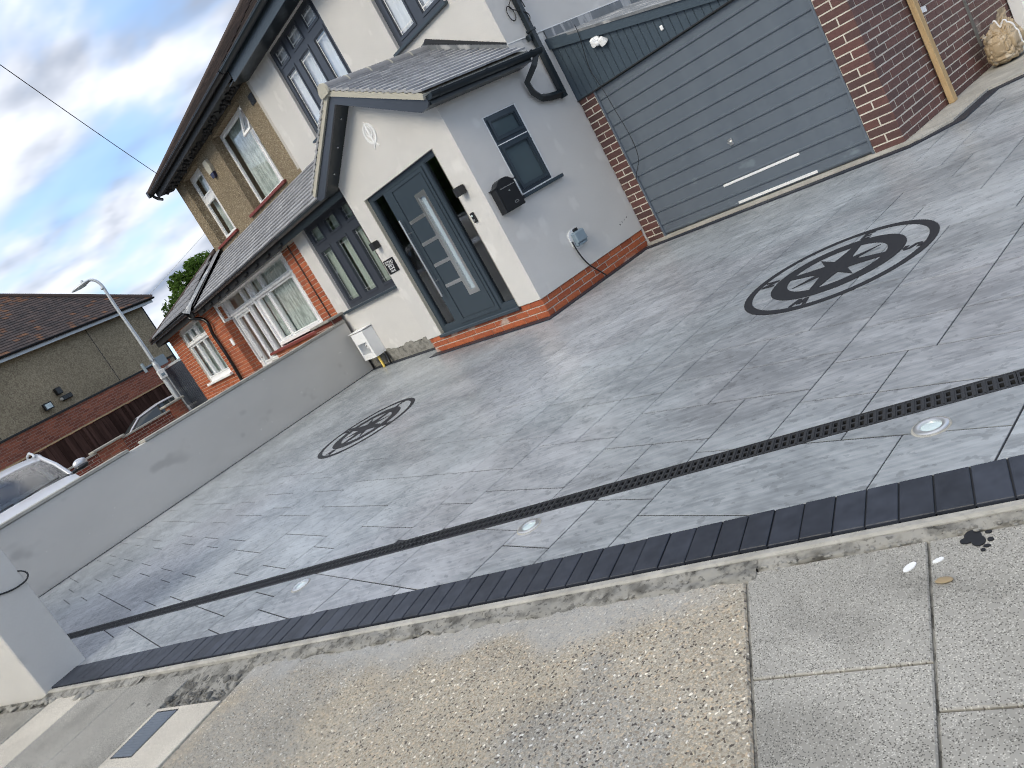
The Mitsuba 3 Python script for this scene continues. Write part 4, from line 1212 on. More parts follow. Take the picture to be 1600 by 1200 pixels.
bricks(gk, SB, sbox(0.0, 0.03, 4.2, 1.58), 0.5, L=0.262, H=0.0857, b_off=0.008, a_off=0.12)
put('side_wall', SB(extr(sbox(0.0, 1.585, 4.25, 2.0), -0.22, 0.0)), 'm_far_brick', gk)
# sloping fascia, boarding and roof
fz = lambda s: 2.752 - 0.279 * max(min(s, 2.55), -0.1)
put('fascia', GF(extr(Polygon([(-0.035, fz(-0.035)), (2.55, fz(2.55)), (3.5, fz(2.55)), (3.5, fz(2.55) + 0.125), (2.55, fz(2.55) + 0.13), (-0.035, fz(-0.035) + 0.135)]), 0.02, 0.050)), 'm_board', gk)
s = -0.004
while s < 3.4:
    e = s + 0.098
    q = Polygon([(s + 0.002, 2.048), (e - 0.002, 2.048), (e - 0.002, max(fz(e) + 0.06, 2.06)), (s + 0.002, max(fz(s) + 0.06, 2.06))])
    put('cladding_board', GF(cat(extr(q, -0.012, 0.010), extr(affinity.scale(q, 0.90, 1), 0.009, 0.014))), 'm_board', gk)
    s = e
put('cladding_trim', GF(cbx(-0.004, 3.40, 2.036, 2.052, -0.03, 0.018, 0.003)), 'm_black_matt', gk)
RF = Fr(GF.pts(np.array([[0.0, fz(0) + 0.137, 0.045]]))[0], (math.cos(ga) * 0.963, math.sin(ga) * 0.963, -0.2687), (0, 1, 0))
put('roof', RF(extr(Polygon([(0.03, 0.0), (2.66, -0.04), (2.66, 5.0), (0.03, 5.0)]), -0.03, 0.0)), 'm_lead', gk)
put('roof', WORLD(extr(Polygon([(-4.42, 7.72), (-3.45, 7.74), (-3.45, 12.0), (-4.42, 12.0)]), fz(2.55) + 0.10, fz(2.55) + 0.132)), 'm_lead', gk)
put('flashing', WORLD(bx(-6.964, -6.945, 7.66, 12.4, 2.86, 2.985)), 'm_lead', gk)
put('inner_wall', WORLD(cat(bx(-6.9, -3.6, 11.9, 12.0, 0, 2.0), bx(-6.7, -3.8, 7.95, 8.0, 0.0, 2.04))), 'm_room', gk)
k = thing('flood_light', 'white twin flood light under the garage fascia', 'flood light')
o = GF.pts(np.array([[0.70, 2.535, 0.02]]))[0]
put('base', GF(cbx(0.66, 0.74, 2.50, 2.565, 0.012, 0.05, 0.01)), 'm_white', k)
for s_, z_ in ((0.655, 2.545), (0.775, 2.50)):
    m = revolve([(0.0, 0.0), (0.030, 0.0), (0.052, 0.055), (0.056, 0.075), (0.0, 0.070)], 20)
    m.apply_transform(trimesh.transformations.rotation_matrix(math.radians(125), (1, 0, 0)))
    m.apply_translation((s_, z_, 0.075)); m.vertices = m.vertices[:, [0, 1, 2]]
    put('lamp_head', GF(trimesh.Trimesh(m.vertices, m.faces, process=False)), 'm_white', k, smooth=40)
m = blob(2, (0.034, 0.028, 0.03), 3, 0.05); m.apply_translation((0.715, 2.468, 0.07))
put('sensor', GF(m), 'm_white_matt', k, smooth=True)
k = thing('cable_outlet', 'small white cable outlet on the grey garage boarding', 'outlet')
put('cap', GF(cbx(1.515, 1.555, 2.18, 2.235, 0.012, 0.035, 0.008)), 'm_white', k)
k = thing('hanging_cable', 'thin black cable hanging down the garage boarding and door', 'cable')
pts = [(-6.423, 7.60, 2.80), (-6.475, 7.62, 2.55), (-6.527, 7.62, 2.27), (-6.490, 7.62, 2.02), (-6.468, 7.63, 1.72), (-6.438, 7.63, 1.44), (-6.440, 7.63, 1.20), (-6.477, 7.63, 1.06), (-6.589, 7.63, 0.932), (-6.661, 7.64, 0.848)]
put('wire', WORLD(tube(spline(pts, 40), 0.0045, 6)), 'm_black', k, smooth=True)
k = thing('wall_sticker', 'pale torn sticker on the brown brick wall by the timber post', 'sticker')
put('sheet', SB(extr(affinity.rotate(sbox(1.27, 0.985, 1.50, 1.045), -6), 0.004, 0.007)), 'm_white_matt', k)
k = thing('timber_post', 'raw pine post standing against the brown brick wall', 'post')
TP = [(-3.585, 8.84, 2.1), (-3.535, 8.90, 0.03)]
m = cbx(-0.05, 0.05, -0.028, 0.028, 0.0, 1.0, 0.004)
v = np.array(m[0])
P0, P1 = np.array([-3.525, 8.965, 0.03]), np.array([-3.53, 8.90, 2.05])
w = P0 + (P1 - P0) * v[:, 2:3] + v[:, 0:1] * np.array([0, 1.0, 0]) + v[:, 1:2] * np.array([1.0, 0, 0])
put('shaft', trimesh.Trimesh(w, m[1][:, ::-1], process=False), 'm_timber', k)
k = thing('waste_pipe', 'slim dark grey pipe fixed to the brown brick wall above the sack', 'pipe')
put('pipe', WORLD(tube([(-3.585, 10.26, 0.30), (-3.585, 10.26, 1.9)], 0.035, 10)), 'm_dark_stone', k, smooth=40)
# sack of rubble and the blue bag behind it
k = thing('rubble_sack', 'full tan rubble sack tied with tape on the concrete ledge', 'sack')
m = trimesh.creation.icosphere(subdivisions=5)
v = m.vertices.copy()
sq = np.sign(v) * np.abs(v) ** 0.62
az = np.arctan2(v[:, 1], v[:, 0])
top = np.clip((v[:, 2] - 0.1) / 0.9, 0, 1)
w = sq * np.array([0.17, 0.25, 0.215])
w[:, 0] *= 1 - 0.45 * top
w[:, 1] *= 1 - 0.10 * top
w[:, 1] += 0.08 * top                                       # slumps towards the far end
w[:, 2] += 0.05 * top * np.sin(az * 2 + 0.6)
cr = np.abs(meshkit.fbm(v * np.array([2.2, 2.2, 3.2]) + 5, 4) - 0.5) * 2
fold = -0.030 * (1 - cr) ** 6 + 0.05 * (meshkit.fbm(v * 3.1 + 11, 4) - 0.5) + 0.007 * np.sin(az * 17 + v[:, 2] * 4) * top
w += v * fold[:, None]
w[:, 2] = np.maximum(w[:, 2], -0.205)
w += np.array([-3.335, 10.20, 0.238])
put('sack', trimesh.Trimesh(w, m.faces, process=False), 'm_sack', k, smooth=True)
i_ = np.where((np.abs(w[:, 1] - 10.235) < 0.02) & (w[:, 2] > 0.05))[0]
an = np.arctan2(w[i_, 2] - 0.22, w[i_, 0] + 3.335)
o_ = np.argsort(an)
band = w[i_][o_][::3]
band = np.column_stack([band[:, 0], np.full(len(band), 10.235), band[:, 2]])
band[1:-1] = (band[:-2] + band[1:-1] + band[2:]) / 3
put('tape', tube(band + (band - [-3.335, 10.235, 0.22]) * 0.02, 0.010, 6, False), 'm_white_matt', k, smooth=True)


def flap(c, du, dv, n, seed):
    t = np.linspace(0, 1, n)
    g = np.array([[np.array(c) + np.array(du) * a + np.array(dv) * b * (1 - 0.35 * a) + 0.05 * (meshkit.fbm(np.array([a * 3, b * 3, seed * 1.0]), 3, seed) - 0.5) * np.array([1.5, 0.6, 1.0]) for b in t - 0.5] for a in t]).reshape(-1, 3)
    f = []
    for i in range(n - 1):
        for j in range(n - 1):
            q = i * n + j
            f += [[q, q + 1, q + n + 1], [q, q + n + 1, q + n]]
    return g, np.array(f)


put('sack_neck', WORLD(flap((-3.36, 10.38, 0.42), (0.02, 0.12, 0.15), (0.03, 0.26, -0.03), 14, 3)), 'm_sack', k, smooth=True)
put('sack_neck', WORLD(flap((-3.38, 10.00, 0.36), (-0.03, -0.10, 0.07), (0.05, 0.16, 0.02), 12, 6)), 'm_sack', k, smooth=True)
k = thing('blue_bag', 'dark blue bag half hidden behind the rubble sack', 'bag')
m = blob(3, (0.16, 0.16, 0.10), 21, 0.35, 1.6); m.apply_translation((-3.10, 10.62, 0.125))
put('bag', m, 'm_blue', k, smooth=True)
k = thing('white_gate', 'white painted side gate at the end of the brown brick wall', 'gate')
WG = facade(11.45)
put('leaf', WG(cat(bx(-3.42, -2.45, 0.10, 1.85, -0.03, 0.0))), 'm_white_matt', k)
put('frame', WG(cat(cbx(-3.555, -3.42, 0.03, 1.95, -0.05, 0.03), cbx(-2.45, -2.35, 0.03, 1.95, -0.05, 0.03), cbx(-3.42, -2.45, 1.85, 1.95, -0.05, 0.03))), 'm_white', k)

# ------------------------------------------------------------------ terraced neighbour
tk = thing('terraced_house', 'pebbledashed brick terrace house with white windows and maroon sills', 'house')
w3, w4 = (-15.69, -13.80, 3.79, 5.42), (-18.35, -17.05, 3.80, 5.44)
put('upper_wall', UPW(extr(sbox(-18.9, 2.70, -13.004, 5.66).difference(rect(w3)).difference(rect(w4)), -0.25, -0.004)), 'm_pebble', tk)
put('stained_band', UPW(extr(sbox(-18.9, 3.55, -13.01, 3.74), -0.02, 0.002)), 'm_pebble', tk, label='yellowed strip of pebbledash above the lean-to roof')
put('end_wall', WORLD(bx(-18.9, -18.65, 7.26, 12.4, 0.0, 5.66)), 'm_pebble', tk)
put('back_wall', WORLD(bx(-18.9, -13.1, 12.2, 12.4, 0, 5.6)), 'm_room', tk)
put('floor', WORLD(cat(bx(-18.6, -13.1, 6.6, 12.2, 2.76, 2.84), bx(-18.6, -13.1, 7.3, 12.2, 5.5, 5.56), bx(-18.6, -13.1, 6.6, 12.2, 0.02, 0.06), bx(-18.6, -13.1, 9.9, 9.96, 0.1, 5.5), bx(-16.5, -16.44, 7.3, 9.9, 0.1, 5.5))), 'm_room', tk)
NW = facade(7.2)
wk = window(tk, NW, 'window', w3, [(-15.60, -14.36, 3.89, 5.33), (-14.22, -13.88, 3.89, 4.72)], 'm_white', 0.0, sash=0.035)
put('sill', UPW(cbx(-15.95, -13.72, 3.735, 3.79, -0.2, 0.06)), 'm_maroon', wk)
vent = (-14.22, -13.88, 4.86, 5.33)
VF = Fr((-13.88 + 0.0, 7.2, 5.40), (1, 0, 0), (0, 0.30, 0.954))
put('open_vent', Fr((0, 7.2 - 0.0, 5.40), (1, 0, 0), (0, 0.34, 0.940))(cat(extr(sbox(-14.26, -0.56, -13.84, 0.0).difference(sbox(-14.20, -0.50, -13.90, -0.06)), 0.0, 0.04))), 'm_white', wk, label='top vent propped open')
v, f = flat(sbox(-14.20, -0.50, -13.90, -0.06), 0.02)
put('pane', Fr((0, 7.2, 5.40), (1, 0, 0), (0, 0.34, 0.940))((v, f)), 'm_glass', wk)
curtain(wk, NW, -15.64, -13.84, 3.85, 5.38, -0.16, 'm_net', 0.035, 0.12)
wk = window(tk, NW, 'window', w4, [(-18.23, -17.6, 4.93, 5.30), (-18.23, -17.6, 3.93, 4.72), (-17.45, -17.14, 3.93, 5.30)], 'm_white', 0.0, sash=0.045)
put('sill', UPW(cbx(-18.50, -16.96, 3.745, 3.80, -0.2, 0.06)), 'm_maroon', wk)
curtain(wk, NW, -18.3, -17.08, 3.86, 5.38, -0.16, 'm_net', 0.035, 0.12)
put('air_vent', UPW(cat(cbx(-13.33, -13.12, 5.10, 5.28, -0.004, 0.012, 0.003), *[bx(-13.31, -13.14, 5.12 + 0.025 * i, 5.13 + 0.025 * i, 0.012, 0.018) for i in range(6)])), 'm_black_matt', tk)
# eaves
put('soffit', WORLD(extr(Polygon([(-19.1, 6.60), (-13.0, 6.60), (-13.0, 7.0), (-19.1, 7.0)]), 5.50, 5.52)), 'm_black_matt', tk)
put('fascia', WORLD(bx(-19.1, -12.7, 6.585, 6.60, 5.47, 5.62)), 'm_black_matt', tk)
put('gutter', WORLD(gutter((-19.15, 6.515, 5.655), (-12.72, 6.515, 5.64), 0.072, (0, -1, 0))), 'm_black', tk)
lump = []
for i in range(60):
    x = -18.9 + i * 0.1 + RNG.normal(0, 0.02)
    m = blob(1, (0.035, 0.05, RNG.uniform(0.03, 0.07)), 700 + i, 0.5, 1.5); m.apply_translation((x, 6.93 - RNG.uniform(0, 0.2), 5.49))
    lump.append(m)
put('eaves_lump', cat(*lump), 'm_black_matt', tk, kind='stuff')
put('down_stub', WORLD(cat(tube([(-19.1, 6.5, 5.56), (-19.08, 6.56, 5.47), (-19.0, 6.62, 5.40)], 0.035, 8), cbx(-19.22, -19.10, 6.42, 6.55, 5.58, 5.72))), 'm_black', tk)
nr = new_key('main_roof', tk)
NR = Fr((-19.1, 6.50, 5.66), (1, 0, 0), (0, 0.80, 0.60))
put('deck', NR((np.array([[0, 0, -0.02], [6.2, 0, -0.02], [6.2, 4.4, -0.02], [3.52, 4.4, -0.02]]), np.array([[0, 1, 2], [0, 2, 3]]))), 'm_black_matt', nr)
tiles(nr, NR, 6.2, 20, 0.22, 0.30, 0.5, thick=0.014, lift=0.018, joined=True, clip=lambda a, b: a > 0.80 * b - 0.02)
hipb = np.array([-15.55, 10.02, 8.30])
put('hip_slope', WORLD((np.array([[-19.1, 6.5, 5.64], [-15.55, 10.0, 8.28], [-19.1, 13.0, 5.64], [-12.9, 10.0, 8.28], [-12.9, 13, 5.64]]), np.array([[0, 1, 2], [1, 3, 4], [1, 4, 2]]))), 'm_black_matt', nr)
put('hip_tile', WORLD(tube([(-19.12, 6.48, 5.66), (-15.55, 10.0, 8.31)], 0.075, 10)), 'm_tile', nr, smooth=40, uv=(0.6, 0.5))
# lean-to roof of the neighbour
nl = new_key('lean_to_roof', tk)
NLF = Fr((-18.55, 5.70, 2.775), (1, 0, 0), (0, 1.30 / LT, 0.86 / LT))
put('deck', NLF(bx(0, 5.685, 0, LT, -0.05, -0.004)), 'm_black_matt', nl)
tiles(nl, NLF, 5.685, 11, LT / 11, 0.33, 0.0, thick=0.020, lift=0.026, gap=0.002)
put('fascia', WORLD(bx(-18.6, -12.72, 5.73, 5.755, 2.58, 2.77)), 'm_black_matt', nl)
put('gutter', WORLD(gutter((-18.6, 5.675, 2.765), (-12.47, 5.675, 2.765), 0.058, (0, -1, 0))), 'm_black', nl)
for i in range(9):
    put('gutter_bracket', WORLD(cbx(-18.3 + 0.68 * i, -18.02 + 0.68 * i, 5.69, 5.728, 2.625, 2.665, 0.003)), 'm_black', nl)
put('lead_valley', WORLD((np.array([[-19.28, 5.60, 2.90], [-18.62, 5.55, 2.74], [-18.47, 5.66, 2.90], [-18.50, 6.55, 3.48], [-18.86, 6.55, 3.50]]), np.array([[0, 1, 2], [0, 2, 3], [0, 3, 4]]))), 'm_lead', nl)
# brick ground floor: pier, under-window panel, left wing with reveal
NB = facade(6.0)
w5 = (-22.0, -19.85, 1.08, 2.70)
put('ground_wall', NB(extr(unary_union([sbox(-13.42, 0.0, -12.724, 2.70), sbox(-16.42, 0.0, -13.42, 1.03), sbox(-23.25, 0.0, -18.345, 2.72).difference(rect(w5))]), -0.23, -0.012)), 'm_mortar', tk)
bricks(tk, NB, sbox(-13.42, 0.75, -12.724, 2.60), 0.05, L=0.25, H=0.0857, a_off=-13.42)
bricks(tk, NB, sbox(-16.42, 0.75, -13.43, 1.02), 0.05, L=0.25, H=0.0857)
bricks(tk, NB, sbox(-23.25, 0.70, -18.33, 2.72).difference(rect(w5)), 0.05, L=0.25, H=0.0857)
RV = sidewall(-18.33)
bricks(tk, RV, sbox(6.0, 0.6, 6.25, 2.70), 0.05, L=0.25, H=0.0857, a_off=6.0)
put('cable_run', NB(tube([(-13.02, 2.62, 0.012), (-13.02, 0.9, 0.012)], 0.010, 6)), 'm_black', tk)
put('lintel', WORLD(bx(-18.33, -13.42, 6.02, 6.4, 2.60, 2.72)), 'm_white_matt', tk)
UN = facade(6.25)
wk = window(tk, UN, 'window', (-16.42, -13.42, 1.10, 2.68), [(-16.22, -15.68, 2.31, 2.60), (-15.54, -14.14, 2.31, 2.60), (-16.20, -15.66, 1.22, 2.17), (-15.52, -14.14, 1.22, 2.17), (-13.84, -13.50, 1.22, 2.60)], 'm_white', 0.0, sash=0.030, frame_t=0.08, sash_proud=0.02)
put('transom', UN(cbx(-16.4, -13.72, 2.215, 2.262, 0.001, 0.05, 0.006)), 'm_white', wk)
put('mullion', UN(cbx(-14.02, -13.96, 1.12, 2.64, 0.002, 0.034, 0.006)), 'm_white', wk)
put('base_rail', UN(cbx(-16.42, -13.85, 1.10, 1.175, 0.001, 0.06, 0.006)), 'm_white', wk)
put('sill', NB(cbx(-16.62, -13.40, 1.015, 1.07, -0.28, 0.06)), 'm_maroon', wk)
curtain(wk, UN, -16.3, -13.5, 1.14, 2.62, -0.12, 'm_net', 0.03, 0.14)
ck = window(tk, UN, 'porch_screen', (-18.33, -16.43, 0.0, 2.68), [(-17.98, -17.00, 2.31, 2.61), (-16.84, -16.50, 2.31, 2.61), (-18.28, -18.10, 1.0, 2.17), (-17.93, -17.55, 0.95, 2.09), (-17.41, -17.03, 0.95, 2.09), (-16.84, -16.50, 0.95, 2.17), (-18.28, -18.10, 0.15, 0.84), (-17.93, -17.03, 0.15, 0.75), (-16.84, -16.50, 0.15, 0.84)], 'm_white', 0.0, sash=0.028, frame_t=0.07, sash_proud=0.02)
put('door_frame', UN(extr(sbox(-18.03, 0.05, -16.93, 2.195).difference(sbox(-17.985, 0.1, -16.975, 2.15)), 0.001, 0.045)), 'm_white', ck)
put('transom', UN(cbx(-18.33, -16.43, 2.215, 2.262, 0.001, 0.05, 0.006)), 'm_white', ck)
put('post', UN(cbx(-16.455, -16.385, 0.0, 2.66, 0.003, 0.052, 0.006)), 'm_white', ck)
put('letter_plate', UN(cbx(-17.55, -17.27, 0.83, 0.89, 0.0, 0.02, 0.004)), 'm_steel', ck)
put('door_handle', UN(cbx(-17.90, -17.82, 1.05, 1.08, 0.04, 0.07, 0.006)), 'm_steel', ck)
put('open_vent', Fr((-18.33, 6.25, 2.62), (0.55, -0.83, 0), (0, 0, 1))(extr(sbox(0, -0.45, 0.30, 0.0).difference(sbox(0.06, -0.38, 0.24, -0.06)), 0.0, 0.04)), 'm_white', ck, label='small top vent hinged open')
put('room', WORLD(cat(bx(-18.4, -16.43, 7.2, 7.25, 0, 2.7), bx(-18.45, -18.4, 6.3, 7.2, 0, 2.7), bx(-16.43, -16.38, 6.35, 7.2, 0.0, 2.7))), 'm_room', ck)
put('meter_cover', NB(cbx(-18.52, -18.36, 1.62, 1.80, 0.0, 0.03)), 'm_white', tk)
wk = window(tk, facade(6.06), 'window', w5, [(-21.88, -21.32, 2.30, 2.55), (-21.18, -20.72, 2.34, 2.55), (-20.56, -19.97, 2.30, 2.60), (-21.88, -21.35, 1.24, 2.14), (-21.20, -20.62, 1.24, 2.14), (-20.50, -19.97, 1.24, 2.14)], 'm_white', 0.0, sash=0.03, sash_proud=0.02)
put('transom', facade(6.06)(cbx(-22.0, -19.86, 2.20, 2.245, 0.001, 0.05, 0.006)), 'm_white', wk)
put('sill', NB(cbx(-22.1, -19.76, 1.04, 1.10, -0.1, 0.09)), 'm_white', wk)
curtain(wk, facade(6.06), -21.95, -19.9, 1.12, 2.66, -0.14, 'm_net', 0.04, 0.13)
put('wing_wall', WORLD(cat(bx(-23.25, -23.0, 6.24, 12.0, 0, 2.75), bx(-23.2, -18.9, 9.0, 9.1, 0, 2.7))), 'm_far_brick', tk)
put('rain_pipe', WORLD(tube(spline([(-19.3, 5.68, 2.72), (-19.2, 5.78, 2.62), (-19.10, 5.90, 2.52), (-19.02, 5.92, 2.36), (-19.16, 5.93, 2.2), (-19.18, 5.93, 1.8), (-19.2, 5.93, 1.2), (-19.22, 5.93, 0.0)], 40), 0.042, 10)), 'm_black', tk, smooth=True)
wr = new_key('wing_roof', tk)
put('slope', WORLD((np.array([[-23.5, 5.68, 2.90], [-18.44, 5.68, 2.86], [-18.9, 7.0, 3.78], [-23.5, 12.2, 2.9], [-18.9, 12.2, 3.78], [-18.44, 7.0, 3.78]]), np.array([[0, 1, 2], [1, 5, 2], [0, 2, 4], [0, 4, 3]]))), 'm_tile', wr, uv=(0.0, 0.0))
WL = math.hypot(1.32, 0.90)
tiles(wr, Fr((-23.5, 5.66, 2.89), (1, 0, 0), (0, 1.32 / WL, 0.90 / WL)), 4.45, 6, WL / 6, 0.30, 0.5, joined=True, thick=0.02, lift=0.02, roll=0.03, clip=lambda a, b: a > 2.95 * b - 0.1, tone=lambda a, b: (0.0, 0.0))
put('hip_tile', WORLD(tube([(-23.52, 5.66, 2.92), (-18.92, 7.0, 3.82)], 0.06, 10)), 'm_tile', wr, smooth=40, uv=(0.7, 0.5))
put('fascia', WORLD(cat(bx(-23.45, -19.0, 5.72, 5.75, 2.66, 2.88), bx(-23.45, -19.0, 5.75, 6.0, 2.72, 2.74), bx(-23.48, -23.45, 5.72, 12, 2.66, 2.88))), 'm_black_matt', wr)
put('gutter', WORLD(gutter((-23.55, 5.66, 2.86), (-19.2, 5.66, 2.83), 0.055, (0, -1, 0))), 'm_black', wr)
k = thing('alarm_box', 'cream and dark alarm box between the upper windows of the terrace', 'alarm box')
put('case', UPW(extr(Polygon([(-16.56, 5.26), (-16.34, 5.26), (-16.30, 5.10), (-16.33, 4.98), (-16.55, 4.98), (-16.59, 5.10)]), 0.0, 0.07)), 'm_cream', k)
put('strobe', UPW(extr(Polygon([(-16.55, 4.978), (-16.33, 4.978), (-16.37, 4.87), (-16.51, 4.87)]), 0.0, 0.065)), 'm_blue', k)

# ------------------------------------------------------------------ garden walls
bw = thing('garden_wall', 'long grey rendered garden wall with pale coping left of the driveway', 'wall')
dW = (WALL_B - WALL_A) / np.linalg.norm(WALL_B - WALL_A)
LW = float(np.linalg.norm(WALL_B - WALL_A))
BW = Fr((WALL_A[0], WALL_A[1], 0), (dW[0], dW[1], 0), (0, 0, 1))          # c towards the driveway
put('face', BW(cbx(0, LW, -0.1, 0.972, -0.24, 0.0, 0.008)), 'm_grey', bw)
a = 0.0
while a < LW - 0.05:
    e = min(a + 0.92, LW)
    if not (3.55 < 0.5 * (a + e) < 3.9):
        q0, q1 = a, e
        if a < 3.72 < e:
            q1 = 3.62
        if q1 - q0 > 0.05:
            put('coping', BW(cbx(q0 + 0.003, q1 - 0.003, 0.974, 1.018, -0.28, 0.022 + RNG.normal(0, 0.003), 0.006)), 'm_concrete', bw, uv=(0.85, 0.1))
    a = e if not (a < 3.72 < e) else 3.93
put('end_pier', WORLD(bx(-13.32, -12.56, 5.72, 5.95, 0.0, 1.11)), 'm_mortar', bw)
bricks(bw, facade(5.71), sbox(-13.32, 0.80, -12.56, 1.11), 0.95, L=0.25, H=0.0857)
bricks(bw, sidewall(-12.55), sbox(5.71, 0.90, 5.95, 1.11), 0.95, L=0.25, H=0.0857)
put('coping', WORLD(cbx(-13.36, -12.50, 5.66, 6.0, 1.112, 1.155, 0.006)), 'm_concrete', bw, uv=(0.5, 0.4))
fw = thing('front_wall', 'thick pale rendered front wall ending at the pavement on the left', 'wall')
put('face', STREET(cbx(-11.8, -6.304, 2.130, 2.476, -0.12, 1.28, 0.007)), 'm_grey', fw)
put('coping', STREET(cbx(-11.8, -6.27, 2.095, 2.51, 1.282, 1.33, 0.006)), 'm_concrete', fw, uv=(0.8, 0.1))
k = thing('wire_loop', 'black wire looping out of the front wall corner', 'wire')
loop = [STREET.pts(np.array([q]))[0] for q in ((-6.315, 2.465, 0.832), (-6.288, 2.492, 0.808), (-6.278, 2.502, 0.776), (-6.282, 2.483, 0.748), (-6.290, 2.437, 0.736), (-6.294, 2.374, 0.738), (-6.294, 2.29, 0.760), (-6.295, 2.17, 0.80), (-6.30, 2.09, 0.85))]
put('wire', tube(spline(loop, 30), 0.0065, 8), 'm_black', k, smooth=True)
# low brick wall on the far side of the neighbour drive
lw = thing('brick_wall', 'low dark red brick garden wall with pale coping beyond the silver car', 'wall')
L0, L1 = np.array([-23.2, -2.6]), np.array([-24.50, 5.55])
dl = (L1 - L0) / np.linalg.norm(L1 - L0)
LBW = Fr((L0[0], L0[1], 0), (dl[0], dl[1], 0), (0, 0, 1))
LL = float(np.linalg.norm(L1 - L0))
put('mortar', LBW(cat(bx(0, LL, -0.1, 0.93, -0.2, -0.011))), 'm_mortar', lw)
bricks(lw, LBW, sbox(1.2, 0.42, LL, 0.93), 0.95, L=0.25, H=0.0857)
put('coping', LBW(cbx(0, 5.7, 0.932, 0.985, -0.24, 0.04, 0.006)), 'm_concrete', lw, uv=(0.85, 0.1))
put('coping', LBW(cbx(6.35, LL - 0.3, 0.932, 0.985, -0.24, 0.04, 0.006)), 'm_concrete', lw, uv=(0.85, 0.1))
for a0, a1, zt in ((5.55, 6.35, 0.98), (LL - 0.36, LL + 0.14, 1.08)):
    pk = new_key('pier', lw)
    put('core', LBW(bx(a0 + 0.02, a1 - 0.02, -0.1, zt, -0.26, 0.05)), 'm_far_brick', pk)
    put('cap', LBW(cbx(a0 - 0.08, a1 + 0.08, zt, zt + 0.075, -0.34, 0.14, 0.02)), 'm_concrete', pk, uv=(0.8, 0.2))
# side gate
k = thing('side_gate', 'dark grey slatted side gate beside the brick wing', 'gate')
SG = Fr((-23.30, 6.1, 0), (-0.90, -0.43, 0), (0, 0, 1))
SGF = Fr((-25.35, 5.95, 0), (0.985, 0.17, 0), (0, 0, 1))
put('frame', SGF(cat(cbx(-0.05, 0.0, 0, 2.15, -0.04, 0.03), cbx(1.98, 2.05, 0, 2.15, -0.04, 0.03), cbx(0.0, 1.98, 2.08, 2.15, -0.04, 0.03))), 'm_galv', k)
for i in range(15):
    put('slat', SGF(cbx(0.01 + 0.131 * i, 0.115 + 0.131 * i, 0.05, 2.07, -0.02, 0.008, 0.004)), 'm_anthracite_frame', k)
put('backing', SGF(bx(0.0, 1.98, 0.05, 2.07, -0.04, -0.025)), 'm_black_matt', k)

# ------------------------------------------------------------------ far corner house
ck = thing('corner_house', 'far corner house with brown pebbledash over red brick and mossy roof', 'house')
th = math.radians(30.6)
dF = np.array([-math.sin(th), math.cos(th), 0.0])
FO = np.array([-31.62, 8.0, 0.0])
CH = Fr(FO - dF * 16.0, dF, (0, 0, 1))               # a runs towards the far corner at a = 16, c towards the camera
put('upper_wall', CH(extr(sbox(6.5, 2.62, 15.97, 4.78), -0.2, 0.03)), 'm_pebble_far', ck)
put('drip_band', CH(cbx(6.5, 15.99, 2.56, 2.62, -0.1, 0.045, 0.006)), 'm_black_matt', ck)
put('brick_wall', CH(extr(sbox(6.5, -0.2, 15.97, 2.56), -0.2, 0.0)), 'm_far_brick', ck)
put('render_joint', CH(cat(bx(13.20, 13.225, 2.64, 4.76, 0.02, 0.034), bx(8.35, 8.375, 2.64, 4.76, 0.02, 0.034))), 'm_black_matt', ck)
EW = Fr(FO, (-0.861, -0.509, 0), (0, 0, 1))
put('end_wall', WORLD(trimesh.Trimesh(*(lambda m: (np.column_stack([FO[0] + m[0][:, 0] * -0.861 + m[0][:, 1] * dF[0], FO[1] + m[0][:, 0] * -0.509 + m[0][:, 1] * dF[1], m[0][:, 2]]), m[1]))(bx(0.0, 8.0, -0.25, -0.03, -0.2, 4.78)), process=False)), 'm_pebble_far', ck)
put('soffit', CH(bx(6.3, 16.35, 4.74, 4.78, -0.1, 0.32)), 'm_white_matt', ck)
put('fascia', CH(bx(6.3, 16.35, 4.70, 4.84, 0.30, 0.33)), 'm_galv', ck)
p0, p1 = CH.pts(np.array([[6.3, 4.86, 0.40], [16.42, 4.86, 0.40]]))
put('gutter', WORLD(gutter(p0, p1, 0.06, CH.en)), 'm_black', ck)
put('rain_pipe', CH(tube([(16.05, 4.75, -0.05), (16.05, 0.0, -0.05)], 0.05, 8)), 'm_black', ck)
rk = new_key('roof', ck)
inw = -CH.en
RFo = CH.pts(np.array([[0, 4.86, 0.36]]))[0]
sl = math.hypot(1, 0.80)
RFF = Fr(RFo, dF, inw / sl + np.array([0, 0, 0.80 / sl]))
put('deck', RFF((np.array([[6.3, 0, -0.01], [16.4, 0, -0.01], [16.4 - 4.3 / sl * 1.02, 4.3, -0.01], [6.3, 4.3, -0.01]]), np.array([[0, 1, 2], [0, 2, 3]]))), 'm_black_matt', rk)


def far_tone(a, b):
    m = float(meshkit.fbm(np.array([a * 0.45, b * 0.9, 2.0]), 3))
    moss = sstep(1.4, 3.6, b) * 0.8 + (m - 0.55) * 1.5
    return (RNG.random(), 0.8 if RNG.random() < moss * 0.75 else 0.5)


